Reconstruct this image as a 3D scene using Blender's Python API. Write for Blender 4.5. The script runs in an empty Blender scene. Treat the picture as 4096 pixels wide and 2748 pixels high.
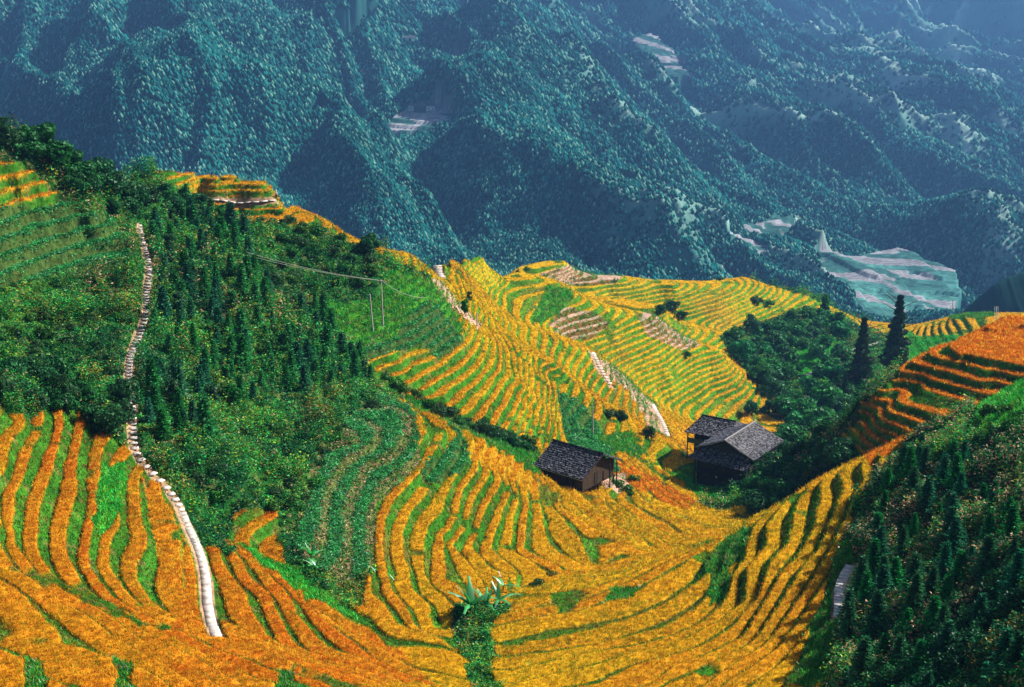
import bpy, math, random
import numpy as np
from mathutils import Vector, Matrix
random.seed(7); RNG = np.random.default_rng(11)
sc = bpy.context.scene; COL = sc.collection
# ------------------------------------------------------------------ camera
_PITCH = math.atan((1374.0 + 175.0) / 5258.0)
cam_d = bpy.data.cameras.new('camera'); cam = bpy.data.objects.new('camera', cam_d); COL.objects.link(cam)
cam_d.sensor_width = 36.0; cam_d.lens = 36.0 * 5258.0 / 4096.0; cam_d.clip_start = 1.0; cam_d.clip_end = 60000.0
cam.location = (0, 0, 0); cam.rotation_euler = (math.pi / 2 - _PITCH, 0, 0); sc.camera = cam
# ------------------------------------------------------------------ sky and sun
SUN_AZ, SUN_EL = math.radians(66), math.radians(38)      # azimuth right of the viewing direction
w = bpy.data.worlds.new("World"); sc.world = w; w.use_nodes = True
nt = w.node_tree; bg = nt.nodes['Background']; sky = nt.nodes.new('ShaderNodeTexSky'); sky.sky_type = 'NISHITA'
sky.sun_disc = False; sky.sun_elevation = SUN_EL; sky.sun_rotation = SUN_AZ; sky.altitude = 900; sky.dust_density = 6.0
nt.links.new(sky.outputs[0], bg.inputs[0]); bg.inputs[1].default_value = 0.05
sl = bpy.data.lights.new('sun', 'SUN'); sl.energy = 5.0; sl.angle = math.radians(0.5); sl.color = (1.0, 0.93, 0.82)
so = bpy.data.objects.new('sun', sl); COL.objects.link(so)
_L = Vector((math.sin(SUN_AZ) * math.cos(SUN_EL), math.cos(SUN_AZ) * math.cos(SUN_EL), math.sin(SUN_EL)))
so.rotation_euler = _L.to_track_quat('Z', 'Y').to_euler()
sc.view_settings.view_transform = 'Standard'; sc.view_settings.look = 'None'; sc.view_settings.gamma = 1.0
sc.view_settings.exposure = 1.05
sc.cycles.use_denoising = True; sc.cycles.max_bounces = 6; sc.cycles.diffuse_bounces = 2; sc.cycles.transmission_bounces = 2
sc.cycles.volume_bounces = 0; sc.cycles.transparent_max_bounces = 8; sc.cycles.sample_clamp_indirect = 4.0
import numpy as np, math
# ---------------------------------------------------------------- survey of the hillside
# The camera stands 150 m above the datum; heights below the camera are written as drops.
FX = 5258.0; CX = 2048.0; CY = 1374.0; W0 = 4096; H0 = 2748
PITCH = math.atan((CY + 175.0) / FX)
CP, SP = math.cos(PITCH), math.sin(PITCH)
CAMZ = 150.0
def ray(px, py):
    a = (np.asarray(px, float) - CX) / FX; b = -(np.asarray(py, float) - CY) / FX
    return a, CP + b * SP, -SP + b * CP          # x right, y forward, z up
def drop_pt(px, py, h):                          # point of the sight line that lies h below the camera
    x, y, z = ray(px, py); t = -h / z
    return x * t, y * t, -np.asarray(h, float) * np.ones_like(x)
def dist_pt(px, py, Y):
    x, y, z = ray(px, py); t = Y / y
    return x * t, y * t, z * t
def project(x, y, z):                            # z relative to the camera
    f = y * CP - z * SP; u = y * SP + z * CP
    return CX + FX * x / f, CY - FX * u / f
CR = {'1': (0, 400, 1.568), '2': (0, 1300, 1.0827), '3': (1000, 900, 1.7418), '5': (2000, 950, 1.568),
      '6': (2000, 1700, 1.4964), '7': (3000, 950, 1.5684), '8': (3000, 1700, 1.4964),
      'a': (0, 1600, 2.614), 'b': (0, 2148, 2.614), 'c': (800, 2148, 2.614), 'd': (1400, 1750, 2.614),
      'e': (1400, 2148, 2.614), 'f': (2000, 1750, 2.614), 'g': (2200, 2148, 2.614), 'h': (2700, 1850, 1.494), 's': (0, 0, 1.0)}
# drop ; then tile-letter followed by x,y pairs.  each line is one contour (a terrace tread)
CONT = """
43 a 200 290 80 400 20 560 0 720
44 a 410 200 360 350 260 560 180 850 80 1050 60 1250 100 1500 b 180 210 330 400 480 520 640 650 800 740 960 830 1120 930 1250 1040
45 a 630 290 580 500 480 740 420 950 340 1150 300 1400 320 1560 b 380 250 480 400 640 540 840 660 1060 780 1240 900 1450 1050
46 a 830 360 770 600 730 740 740 850 700 1050 640 1250 600 1400 610 1560 b 690 300 800 500 960 640 1180 780 1400 920 1700 1100 2000 1260
47 a 1040 480 1010 700 990 1000 960 1200 900 1400 880 1560 b 880 300 1000 500 1180 680 1400 850 1700 1000 2000 1150 c 300 1330 700 1480
48 a 1100 1430 b 1060 300 1180 500 1400 720 1650 880 1900 980 2080 1060 c 300 1180 650 1290 950 1400 1300 1500
49 a 1370 920 1400 1200 1450 1500 b 1340 250 1360 450 1500 680 1680 820 1900 910 c 0 960 300 1080 600 1180 900 1310
50 a 1600 900 1660 1200 1750 1500 b 1750 400 1800 700 1950 830 c 350 1040 600 1120
52 c 350 560 420 800 560 1000 680 1130
53 c 440 440 640 600 740 800 830 1000 930 1180
54 c 250 60 480 230 640 400 860 640 950 850 1100 1060 1250 1230
55 c 420 100 600 250 800 430 980 600 1200 830 1400 1040 1600 1200 1850 1350
56 c 740 60 760 230 980 500 1060 700 1350 900 1650 1080 1900 1240 e 300 1330 700 1480
57 c 1200 740 1500 920 1800 1080 e 0 1060 300 1190 600 1290 1000 1380
58 e 120 340 100 600 300 800 450 950 700 1030 1000 1090 1150 1180
59 d 720 340 560 500 380 700 310 900 300 1100 300 1300 370 1500 e 320 400 360 560 470 720 580 850
60 d 850 420 700 620 560 800 480 1000 480 1250 540 1500 e 500 500 600 640 740 780 760 900 800 1010
61 d 1000 500 900 700 760 900 700 1050 700 1300 730 1450 e 830 600 1000 750 1040 900
62 d 1300 340 1130 560 1100 820 960 1100 900 1300 e 880 480 1100 620 1180 700
63 d 1420 380 1240 700 1180 950 1050 1130 1180 1350 1330 1540 e 1400 620
64 d 1500 320 1550 450 1400 700 1320 900 1250 1150 1400 1400 1530 1500 e 1500 570
65 d 1570 330 1660 560 1540 850 1470 1000 1420 1200 1580 1320 1720 1450 e 1730 510
66 d 1680 430 1740 640 1670 830 1660 1000 1640 1200 1800 1300 1900 1400
67 f 230 980 230 1180 400 1280 560 1350
68 f 400 980 420 1150 600 1270 850 1370
69 f 500 700 600 1000 800 1200 950 1380
70 f 560 560 620 740 760 830 900 980 1100 1080 1300 1160
71 f 400 340 620 560 780 780 1000 950 1250 1060 1450 1180
72 f 560 420 750 600 950 760 1150 930 1400 1080 1530 1180
73 f 950 620 1150 800 1400 960 1650 1100 1780 1180
74 f 1120 650 1350 840 1600 980 1800 1110
75 f 1300 690 1500 860 1700 950 1850 1040
76 f 1450 660 1700 800 1900 920 2050 1000
77 f 1600 690 1850 780 2091 840
63 g 0 550 500 480 900 390 1200 240 1500 110 1800 10
62 g 0 680 400 600 700 500 1000 380 1250 240 1600 90
61 e 1500 890 2000 800 g 300 740 560 640 900 510 1150 360 1400 240 1700 110
60 e 1500 1050 1800 970 2091 900 g 300 870 700 770 1100 620 1350 440 1550 260 1750 120
59 e 1540 1200 g 0 1140 350 1080 700 1000 1000 880 1300 740 1550 580 1700 400
58 e 1600 1350 g 0 1290 500 1180 900 1080 1300 960 1600 800 1800 600 h 340 560 400 450
57 g 0 1400 500 1280 900 1180 1300 1070 1650 910 1900 700 h 370 680 430 600 490 420
56 g 450 1450 900 1290 1200 1190 1500 1080 1800 910 2091 690 h 500 600 590 500 585 390
55 g 700 1540 1100 1380 1400 1270 1700 1130 1950 980 h 540 760 600 640 680 530
54 g 1150 1540 1400 1400 1800 1220 2050 1060 h 560 850 640 720 760 580 870 380 900 220
53 g 1550 1560 1800 1380 2091 1180 h 700 800 830 600 920 450 960 350 1010 230
52 h 900 640 1000 440 1060 330 1090 200 1150 130
31.5 1 0 590 240 530
33.2 1 0 690 120 640 350 590
35 1 0 800 200 720 450 670
36.5 1 0 900 300 800 560 740
38.2 1 0 1010 350 880 700 770
39.5 1 0 1100 400 950 760 840
41 1 0 1200 250 1100 510 1010
42 s 753 731 905 706
43 s 791 763 982 725
44 s 910 790 1080 746
46 s 816 858 1100 815
47 s 990 880 1150 850
60 3 815 965 1150 820
61 3 860 1035 1235 870
62 3 945 1065 1305 895
63 3 1080 1110 1280 1000 1460 860
64 3 1170 1160 1450 995
65 3 1270 1200 1450 1090 1580 985
66 3 1380 1260 1620 1040
67 3 1500 1300 1620 1170 1710 1040
68 3 1590 1340 1710 1180 1800 1010
69 3 1680 1400 1780 1230 1860 1040
70 3 1750 1460 1840 1300 1910 1150
72 5 120 1280 190 1050 200 850
74 5 240 1320 290 1100 270 900 230 750
76 5 330 1290 350 1000 330 880
78 5 430 1250 400 1100
79 f 1200 150 1500 420 1750 600 2050 780
84 5 1010 1290 940 1360 990 1470 1100 1530
85 5 1110 1340 1040 1420 1110 1480
80 3 1560 520 1640 400 1680 320
83 3 1700 580 1740 450 1840 340
86 5 170 520 260 400 400 350
92 5 430 640 620 590 720 560
95 5 600 720 780 650 900 600
98 5 740 800 900 730 1060 640
102 5 870 890 1050 820 1150 740
107 5 1030 1010 1240 890 1430 810
110 5 1170 1090 1340 960
105 5 430 290 750 260
109 5 700 380 1100 330
112 5 900 430 1200 380
116 5 1150 500 1380 440 1540 370
120 5 1370 560 1500 490 1700 400
124 7 0 590 150 540 300 450
56 7 1719 800 1500 760 1325 735
57 7 1719 870 1500 830 1330 785 1200 760
58 7 1560 900 1430 900 1210 835 1090 800
59 7 1410 965 1150 895 1060 860 960 850
60 7 1360 1020 1150 970 1060 915 960 900 860 905
61 7 1190 1110 1000 1060 935 1020 890 960 800 950
62.5 7 1040 1190 870 1130 850 1060 800 1000 720 1000
64 7 930 1260 780 1180 745 1110 660 1050
"""
# px py drop (source pixels of the survey photograph)
SPOT = """
532 1814 48.3  658 1944 50.5  746 2102 51  800 2260 51.2 823 2339 51.2  827 2416 51.2  850 2511 50.8
0 1300 43  300 1300 44.5  250 1550 45.5  0 1500 43.5  450 1650 46.5
560 900 40.5  600 1100 43  580 1250 44.5  520 1450 46  520 1650 47
0 530 25  100 560 26.2  250 640 29.6  400 720 33.6  520 740 36
700 900 43  850 1000 43.5  1050 950 45  1050 1200 48.5  750 1200 46  750 1500 49.5  1050 1500 53  1300 1250 54
1300 1500 57  1450 1540 59.5  1050 1750 55  800 1750 50  1000 2000 53.8  1150 1850 54.6 1250 1720 55.6 1400 1650 57.3  1250 2250 56.5 1050 2150 55.6
1428 1773 55.7 1281 1887 55.7 1247 1987 55.8 1200 2168 55.9 1641 1733 57.5 1468 1854 57.3 1374 1987 57.2 1361 2134 57.2 1327 2301 57.4
1597 1606 59  1689 1652 59.5  1804 1704 60.5  1976 1796 63  2080 1850 66 1400 1150 52.5 1520 1300 57
1859 2607 58.8  1900 2450 62  1980 2400 63.8 2060 2350 65.2  2280 2290 67.6  2400 2250 69.6  2540 2190 71.3  2700 2150 74  2890 2090 77
1955 2748 56.5 1500 2748 50  1200 2748 46.5 600 2748 42 0 2748 39.5 0 2400 42 0 2100 43.2 300 2748 40.5 200 2650 42
2600 2748 55  2900 2748 51.5
2994 2098 58.5  3269 1930 55  3403 1863 53.5  3590 1775 51
3369 2345 50  3300 2748 48  3650 2748 43  4096 2748 37  4096 2400 38  4096 2000 41  3700 2300 45  3600 2000 48  3700 1800 48
3900 1650 45.5  4096 1530 43
1919 1290 66  2096 1409 71  2210 1447 74  2357 1588 79  2510 1665 83  2568 1715 85 1900 1200 65 2446 1740 81 
2000 1256 76  2121 1307 78  2255 1358 81  2370 1422 84  2446 1550 88  2568 1626 92  2650 1740 95
2402 1990 73  2340 1960 72.6 2480 1960 75 2900 1980 83.5  3050 1900 86  2750 1900 84.5  2700 1980 82
3421 1619 64.3 3587 1492 59.5 3735 1400 57 3900 1345 56 4030 1272 56 4096 1274 56 3860 1385 56 3970 1395 56 4000 1330 56 4050 1340 56 4096 1400 56 3900 1400 56 4096 1435 56 4030 1430 56 3950 1430 56 4070 1300 56 3940 1320 56
"""
# px py forward-distance
FAR = """
1600 1032 240 1740 1064 265 1780 1100 290 1790 1060 303 1820 1052 313 1855 1042 322 1893 1037 328 1930 1039 330  2243 1141 342  2620 1264 344  2874 1404 344  3110 1627 335
2070 1077 430  2261 1062 430  2629 1124 450  2980 1115 480  3242 1176 490  3558 1299 480
2892 1332 400  2629 1227 390  2450 1190 400
3000 1400 400  3300 1400 400  3300 1600 340  3200 1800 270  3450 1500 380  3500 1370 440  3700 1430 400
3850 1262 430  3680 1302 440  3680 1440 380  4060 1255 430 
540 692 246 620 691 248 700 690 249  775 695 250 850 702 251  950 718 252 1000 727 252 1060 737 252  1085 765 251 1110 797 250  1170 828 248 1230 862 246 1290 896 242  1350 930 238 1500 1003 225
"""
# hidden ground: px py(any) distance drop -> only px matters for x
HID = """
0 0 235 55  200 0 225 52  400 0 225 52  540 0 268 54 620 0 270 56 700 0 271 57 775 0 272 58 850 0 274 60 950 0 275 62 1060 0 276 64 1140 0 273 66  1230 0 270 68  1350 0 258 66 1500 0 246 68 1620 0 262 72
0 0 270 85 400 0 280 90 1000 0 310 105
1700 0 185 68  1900 0 182 69  2050 0 186 70
2121 0 292 84  2300 0 300 88  2446 0 292 91
2000 0 262 74  2210 0 258 80  2400 0 254 87
2000 0 375 100  2400 0 378 106  2700 0 375 112  2950 0 372 118 
1700 0 305 92 1600 0 285 90 1750 0 330 105 
1893 0 365 110 1700 0 380 130
2261 0 470 128  2629 0 490 135  2980 0 520 145  3242 0 530 155  3558 0 520 160  2000 0 470 130
3000 0 160 74  3200 0 165 76  3400 0 165 73  3590 0 165 68  3700 0 160 62 3900 0 158 60 4096 0 160 60
3421 0 205 78 3587 0 205 74 3735 0 208 70 3900 0 214 70 4060 0 222 70 4250 0 222 70 3400 0 240 88 3600 0 230 84 3835 0 235 80 4096 0 245 80 3600 0 290 105 4000 0 290 105  4096 0 350 116 3800 0 340 114
4000 0 480 140  3850 0 520 155 3700 0 520 155 4300 0 500 140
1500 0 620 230 2500 0 640 240 3500 0 640 240 500 0 600 230 4500 0 620 220 500 0 450 200 1200 0 450 180
-500 0 200 24 -500 0 120 41 -500 0 80 43 -600 0 300 90 -700 0 600 200 1000 0 60 44 3000 0 60 46 2000 0 60 47 0 0 52 42 4300 0 45 30 2048 0 36 46
4700 0 80 30 4700 0 130 38 4700 0 190 50 4700 0 300 105 4800 0 430 120
"""
def _nums(s): return [float(v) for v in s.split()]
def control():
    P = []
    for ln in CONT.strip().splitlines():
        tk = ln.split(); h = float(tk[0]); tile = None; i = 1; run = []
        while i < len(tk):
            if tk[i] in CR and not (tk[i].isdigit() and tile is not None): tile = CR[tk[i]]; i += 1; continue
            run.append((tile[0] + float(tk[i]) / tile[2], tile[1] + float(tk[i + 1]) / tile[2])); i += 2
        for (a, b) in zip(run[:-1], run[1:]):
            P.append((a[0], a[1], h))
            if math.hypot(a[0] - b[0], a[1] - b[1]) > 70: P.append(((a[0] + b[0]) / 2, (a[1] + b[1]) / 2, h))
        P.append((run[-1][0], run[-1][1], h))
    n = _nums(SPOT); P += [tuple(n[i:i + 3]) for i in range(0, len(n), 3)]
    P = np.array(P); x, y, z = drop_pt(P[:, 0], P[:, 1], P[:, 2])
    n = np.array(_nums(FAR)).reshape(-1, 3); x2, y2, z2 = dist_pt(n[:, 0], n[:, 1], n[:, 2])
    n = np.array(_nums(HID)).reshape(-1, 4); x3 = (n[:, 0] - CX) / FX * n[:, 2] * 1.03; 
    return np.concatenate([x, x2, x3]), np.concatenate([y, y2, n[:, 2]]), np.concatenate([z, z2, -n[:, 3]])
def _uv(x, y): return x / y * 1.6, np.log(y) * 1.0
def tps_fit(x, y, z, lam=2e-5):
    u, v = _uv(x, y); n = len(u)
    d = (u[:, None] - u) ** 2 + (v[:, None] - v) ** 2
    K = (d + 1e-9) ** 0.75 + lam * np.eye(n)
    Pm = np.stack([np.ones(n), u, v], 1)
    A = np.zeros((n + 3, n + 3)); A[:n, :n] = K; A[:n, n:] = Pm; A[n:, :n] = Pm.T
    w = np.linalg.solve(A, np.concatenate([z, np.zeros(3)]))
    return u, v, w
def tps_eval(T, x, y):
    u0, v0, w = T; u, v = _uv(np.ravel(x), np.ravel(y)); out = np.empty(len(u)); n = len(u0)
    for i in range(0, len(u), 4000):
        d = (u[i:i + 4000, None] - u0) ** 2 + (v[i:i + 4000, None] - v0) ** 2
        out[i:i + 4000] = ((d + 1e-9) ** 0.75) @ w[:n] + w[n] + w[n + 1] * u[i:i + 4000] + w[n + 2] * v[i:i + 4000]
    return out.reshape(np.shape(x))
# coarse grid in (x/y, ln y), bicubic lookups
U0, U1, V0, V1, NU, NV = -0.62, 0.62, math.log(30.0), math.log(760.0), 420, 560
def build_H():
    x, y, z = control(); T = tps_fit(x, y, z)
    uu = np.linspace(U0, U1, NU); vv = np.linspace(V0, V1, NV)
    Y = np.exp(vv)[:, None] * np.ones(NU); X = uu[None, :] * Y
    return tps_eval(T, X, Y)
def cub(G, x, y):
    u = (x / y - U0) / (U1 - U0) * (NU - 1); v = (np.log(y) - V0) / (V1 - V0) * (NV - 1)
    u = np.clip(u, 1, NU - 2.001); v = np.clip(v, 1, NV - 2.001)
    i = np.floor(u).astype(int); j = np.floor(v).astype(int); a = u - i; b = v - j
    i = np.clip(i, 1, NU - 3); j = np.clip(j, 1, NV - 3)
    def wt(t): return (-.5 * t + t * t - .5 * t ** 3, 1 - 2.5 * t * t + 1.5 * t ** 3, .5 * t + 2 * t * t - 1.5 * t ** 3, -.5 * t * t + .5 * t ** 3)
    wa, wb = wt(a), wt(b); r = 0
    for q in range(4):
        s = 0
        for p in range(4): s = s + wa[p] * G[j - 1 + q, i - 1 + p]
        r = r + wb[q] * s
    return r
# ------------------------------------------------------------------ noise
def _hash(i, j, s):
    h = (i * 374761393 + j * 668265263 + s * 974634777) & 0xFFFFFFFF
    h = ((h ^ (h >> 13)) * 1274126177) & 0xFFFFFFFF
    return ((h ^ (h >> 16)) & 0xFFFFFF) / float(0xFFFFFF)
def vnoise(x, y, s=0):
    i = np.floor(x).astype(np.int64); j = np.floor(y).astype(np.int64); a = x - i; b = y - j
    a = a * a * (3 - 2 * a); b = b * b * (3 - 2 * b)
    return (_hash(i, j, s) * (1 - a) + _hash(i + 1, j, s) * a) * (1 - b) + (_hash(i, j + 1, s) * (1 - a) + _hash(i + 1, j + 1, s) * a) * b
def fbm(x, y, s=0, o=3):
    r = 0; w = .5; t = 0
    for k in range(o): r = r + w * vnoise(x * 2 ** k, y * 2 ** k, s + 17 * k); t += w; w *= .5
    return r / t * 2 - 1
def sstep(a, b, x):
    t = np.clip((x - a) / (b - a), 0, 1); return t * t * (3 - 2 * t)
def inpoly(px, py, poly):
    c = np.zeros(px.shape, bool); n = len(poly); j = n - 1
    for i in range(n):
        xi, yi = poly[i]; xj, yj = poly[j]
        if yi != yj: c ^= ((yi > py) != (yj > py)) & (px < (xj - xi) * (py - yi) / (yj - yi) + xi)
        j = i
    return c
# ------------------------------------------------------------------ what grows where
# kind, Ymin, Ymax, extra, outline on the survey photograph (2337 px wide)
RICE, SHRUB, GRASS, VEG, CORN, STUB, DIRT, MIX = range(8)
ZP = [
 (SHRUB, 110, 262, 0, '-300 200 330 380 470 470 700 498 860 560 905 600 1000 640 1060 760 950 790 800 800 870 880 935 945 955 1060 860 1150 850 1290 820 1420 700 1380 545 1235 500 1430 430 1170 330 1050 240 985 190 940 100 940 60 960 0 930 -300 930'),
 (GRASS, 110, 262, 0, '890 610 1000 650 1060 760 960 790 800 800 700 740 720 690 850 690'),
 (VEG, 110, 200, 1, '-300 480 120 450 250 500 300 570 290 620 -300 700'),
 (RICE, 120, 200, .1, '-300 370 60 380 135 445 120 470 -300 500'),
 (RICE, 200, 300, .35, '300 380 640 405 720 480 690 500 600 510 455 475 455 410'),
 (RICE, 200, 300, .4, '455 470 620 450 720 480 880 570 870 582 720 520 690 525 600 520 480 500'),
 (CORN, 100, 178, 0, '700 1090 770 980 870 900 930 930 950 960 960 1060 860 1150 845 1300 760 1330 700 1280 670 1250'),
 (VEG, 100, 180, 0, '960 1080 1040 1000 1010 960 1060 1000 1070 1050 1050 1090 990 1110'),
 (RICE, 100, 128, .1, '520 1240 540 1180 560 1170 590 1160 630 1170 640 1240 650 1290 700 1340 560 1290'),
 (GRASS, 150, 215, 0, '860 870 900 890 1110 985 1230 1030 1230 1090 1110 1010 960 945 900 905'),
 (VEG, 190, 262, 0, '780 800 900 770 960 690 1000 700 1060 780 1000 820 960 790 820 830'),
 (GRASS, 225, 300, 0, '1060 790 1120 830 1110 870 1060 860'),
 (VEG, 190, 262, 0, '1270 890 1330 920 1380 1000 1420 1090 1350 1090 1290 1010'),
 (GRASS, 190, 262, 0, '1360 1000 1430 985 1480 1040 1400 1035'),
 (STUB, 235, 300, 0, '1340 800 1420 850 1500 930 1530 1010 1490 990 1430 890 1360 850'),
 (STUB, 300, 350, 0, '1250 740 1290 700 1360 715 1390 740 1350 775 1290 780'),
 (STUB, 300, 350, 0, '1450 715 1500 715 1600 790 1560 800 1480 770'),
 (STUB, 390, 470, 0, '1230 625 1300 605 1430 625 1400 650 1250 650'),
 (GRASS, 300, 350, 0, '1250 650 1300 660 1310 680 1270 720 1230 740 1210 730'),
 (SHRUB, 180, 470, 0, '1640 770 1720 740 1860 690 1990 760 2060 760 2050 860 1960 930 1965 1040 1700 1200 1590 1150 1790 1010 1790 930 1700 850'),
 (GRASS, 300, 470, 1, '1800 800 1900 790 1900 880 1800 880'),
 (GRASS, 360, 470, 1, '2060 760 2300 720 2340 730 2200 790 2080 850'),
 (RICE, 395, 470, .6, '2060 735 2140 715 2320 705 2337 725 2200 765 2090 768'),
 (GRASS, 410, 470, 0, '2130 722 2200 706 2280 708 2260 724 2180 730'),
 (SHRUB, 40, 150, 0, '2060 1020 2140 960 2200 880 2260 862 2700 850 2700 1700 1850 1700 1880 1500 1890 1350 1950 1150'),
 (GRASS, 90, 150, 1, '2190 880 2600 850 2600 980 2230 980'),
 (STUB, 225, 320, 0, '985 636 1005 642 1100 745 1090 758 1040 712 1000 668'),
 (DIRT, 225, 300, 0, '1030 695 1070 715 1095 745 1080 762 1045 735'),
 (DIRT, 150, 190, 0, '1370 1090 1430 1080 1440 1130 1380 1120'),
 (SHRUB, 90, 120, 0, '1030 1430 1060 1370 1180 1360 1250 1310 1270 1320 1180 1380 1110 1440 1130 1500 1100 1540 1050 1490'),
 (GRASS, 100, 140, 1, '1360 1290 1420 1262 1440 1275 1370 1305'),
 (GRASS, 90, 120, 1, '540 1240 650 1290 830 1420 760 1400 600 1300'),
 (GRASS, 100, 145, 1, '230 1060 290 1060 280 1110 270 1200 230 1230 215 1200'),
 (GRASS, 90, 128, 0, '1640 1250 1690 1200 1720 1210 1670 1300 1660 1360 1620 1390 1620 1300'),
 (GRASS, 75, 110, 0, '1900 1330 1930 1200 1960 1150 1950 1350 1880 1568 1800 1568 1860 1400'),
 (GRASS, 85, 120, 0, '1380 1360 1440 1320 1500 1300 1500 1320 1440 1370 1370 1390'),
 (GRASS, 60, 100, 0, '640 1530 700 1560 720 1600 620 1600'),
 (GRASS, 60, 100, 0, '60 1490 95 1500 120 1600 50 1600'), (GRASS, 60, 100, 0, '250 1500 290 1520 320 1600 270 1600'),
 (SHRUB, 60, 100, 0, '1060 1520 1120 1530 1170 1600 1080 1600'),
 (GRASS, 195, 235, 1, '1600 1090 1690 1150 1680 1180 1600 1150 1540 1080'),
]
ZP = [(k, a, b, e, [tuple(map(float, p)) for p in zip(s.split()[0::2], s.split()[1::2])]) for k, a, b, e, s in ZP]
DENSE = [([(0, 1300), (250, 1370), (500, 1440), (800, 1470), (1100, 1568), (-400, 1800), (-400, 1300)], .29),
         ([(1090, 1400), (1500, 1330), (1700, 1200), (1850, 1130), (1850, 1700), (1000, 1700)], .27),
         ([(1210, 1060), (1680, 1190), (1400, 1270), (1150, 1240)], .30), ([(960, 940), (1230, 1080), (1230, 1130), (1080, 1050)], .46),
         ([(2180, 735), (2600, 700), (2600, 820), (2190, 800)], .49), ([(1250, 880), (900, 780), (1080, 1000), (1240, 1040)], .31),
         ([(330, 1100), (420, 1200), (470, 1400), (380, 1400)], .46)]
HUES = [([(1940, 900), (2180, 730), (2600, 700), (2600, 900), (1980, 1080)], 130, 230, -.25),
        ([(1400, 1040), (1590, 1150), (1560, 1170), (1380, 1080)], 170, 230, -.2),
        ([(1500, 1000), (1600, 1050), (1590, 1120), (1470, 1060)], 190, 300, .8),
        ([(0, 700), (500, 700), (520, 1568), (0, 1568)], 40, 130, .12), ([(500, 1200), (800, 1400), (1000, 1568), (400, 1568), (400, 1300)], 40, 130, .05)]
def survey(x, y, z):
    """kind, hue, tread half width for ground points"""
    px, py = project(x, y, z); px = px / 1.7527; py = py / 1.7527
    s = 900.0 / y
    jx = fbm(x / 2.5, y / 2.5, 3, 2) * 1.3 * s; jy = fbm(x / 2.5, y / 2.5, 31, 2) * .9 * s; px = px + jx; py = py + jy
    k = np.zeros(x.shape, np.int8); ex = np.zeros(x.shape)
    hue = np.interp(y, [60, 120, 200, 260, 330, 420, 500], [.36, .52, .55, .55, .78, .8, .85]) - .3 * (1 - sstep(-.16, -.06, x / y)) + fbm(x / 30, y / 30, 8, 2) * .28
    for kind, a, b, e, poly in ZP:
        xs = [p[0] for p in poly]; ys = [p[1] for p in poly]
        m = (y > a) & (y < b) & (px > min(xs)) & (px < max(xs)) & (py > min(ys)) & (py < max(ys))
        if not m.any(): continue
        idx = np.nonzero(m); q = inpoly(px[idx], py[idx], poly); idx = tuple(i[q] for i in idx)
        k[idx] = kind; ex[idx] = e
        if kind == RICE and e: hue[idx] = e
    for poly, a, b, v in HUES:
        m = (y > a) & (y < b) & (k == RICE); idx = np.nonzero(m); q = inpoly(px[idx], py[idx], poly)
        hue[tuple(i[q] for i in idx)] = v + fbm(x, y, 5, 1)[tuple(i[q] for i in idx)] * .08
    a = .27 + .06 * fbm(x / 9, y / 9, 12, 2); a = a + sstep(230, 320, y) * .0
    for poly, v in DENSE:
        m = (y < 215); idx = np.nonzero(m); q = inpoly(px[idx], py[idx], poly)
        a[tuple(i[q] for i in idx)] = v + .025 * fbm(x / 6, y / 6, 14, 2)[tuple(i[q] for i in idx)]
    k = np.where((y > 480) | ((y > 262) & (px < 900 / 1.0)), SHRUB, k)
    return k, ex, hue, a, px, py
GH = build_H()
SEC_WARP = [(None)]
# paths: source pixels along the centre line
PATHS = {
 'stair': [(556, 900), (566, 960), (590, 1030), (598, 1100), (582, 1180), (590, 1250), (560, 1330), (520, 1420), (512, 1500), (520, 1570), (530, 1640), (530, 1740), (540, 1815), (590, 1880), (658, 1944), (715, 2020), (746, 2102), (785, 2180), (812, 2260), (825, 2339), (827, 2416), (850, 2511), (870, 2560)],
 'mid': [(2366, 1410), (2385, 1450), (2405, 1490), (2425, 1520), (2446, 1548)],
 'low': [(2605, 1618), (2625, 1655), (2648, 1690), (2660, 1720), (2668, 1748)],
 'top': [(1748, 1062), (1752, 1085), (1762, 1110)],
 'right': [(3410, 2265), (3380, 2310), (3362, 2360), (3366, 2420), (3362, 2470)],
 'ledge': [(815, 800), (880, 800), (950, 808), (1030, 810), (1100, 800)],
 'val1': [(3370, 1405), (3430, 1395), (3480, 1380), (3530, 1362)], 'val2': [(3225, 1502), (3280, 1480), (3300, 1450), (3310, 1430)], 'val3': [(3230, 1588), (3265, 1575)],
 'saddle': [(3594, 1305), (3600, 1320), (3606, 1335)]}
def hit(px, py, y0=48., y1=560., n=900):
    px = np.atleast_1d(np.asarray(px, float)); py = np.atleast_1d(np.asarray(py, float)); rx, ry, rz = ray(px, py)
    Ys = np.exp(np.linspace(math.log(y0), math.log(y1), n))[:, None]; T = Ys / ry
    d = cub(GH, rx * T, Ys * np.ones_like(rx)) - rz * T
    f = np.argmax(d > 0, 0); f = np.where((d > 0).any(0), np.maximum(f, 1), n - 1)
    a = d[f - 1, np.arange(len(px))]; b = d[f, np.arange(len(px))]; w = np.clip(-a / (b - a + 1e-9), 0, 1)
    Y = Ys[f - 1, 0] * (1 - w) + Ys[f, 0] * w
    return rx / ry * Y, Y, cub(GH, rx / ry * Y, Y), (d > 0).any(0)
PATH3 = {}
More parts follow.
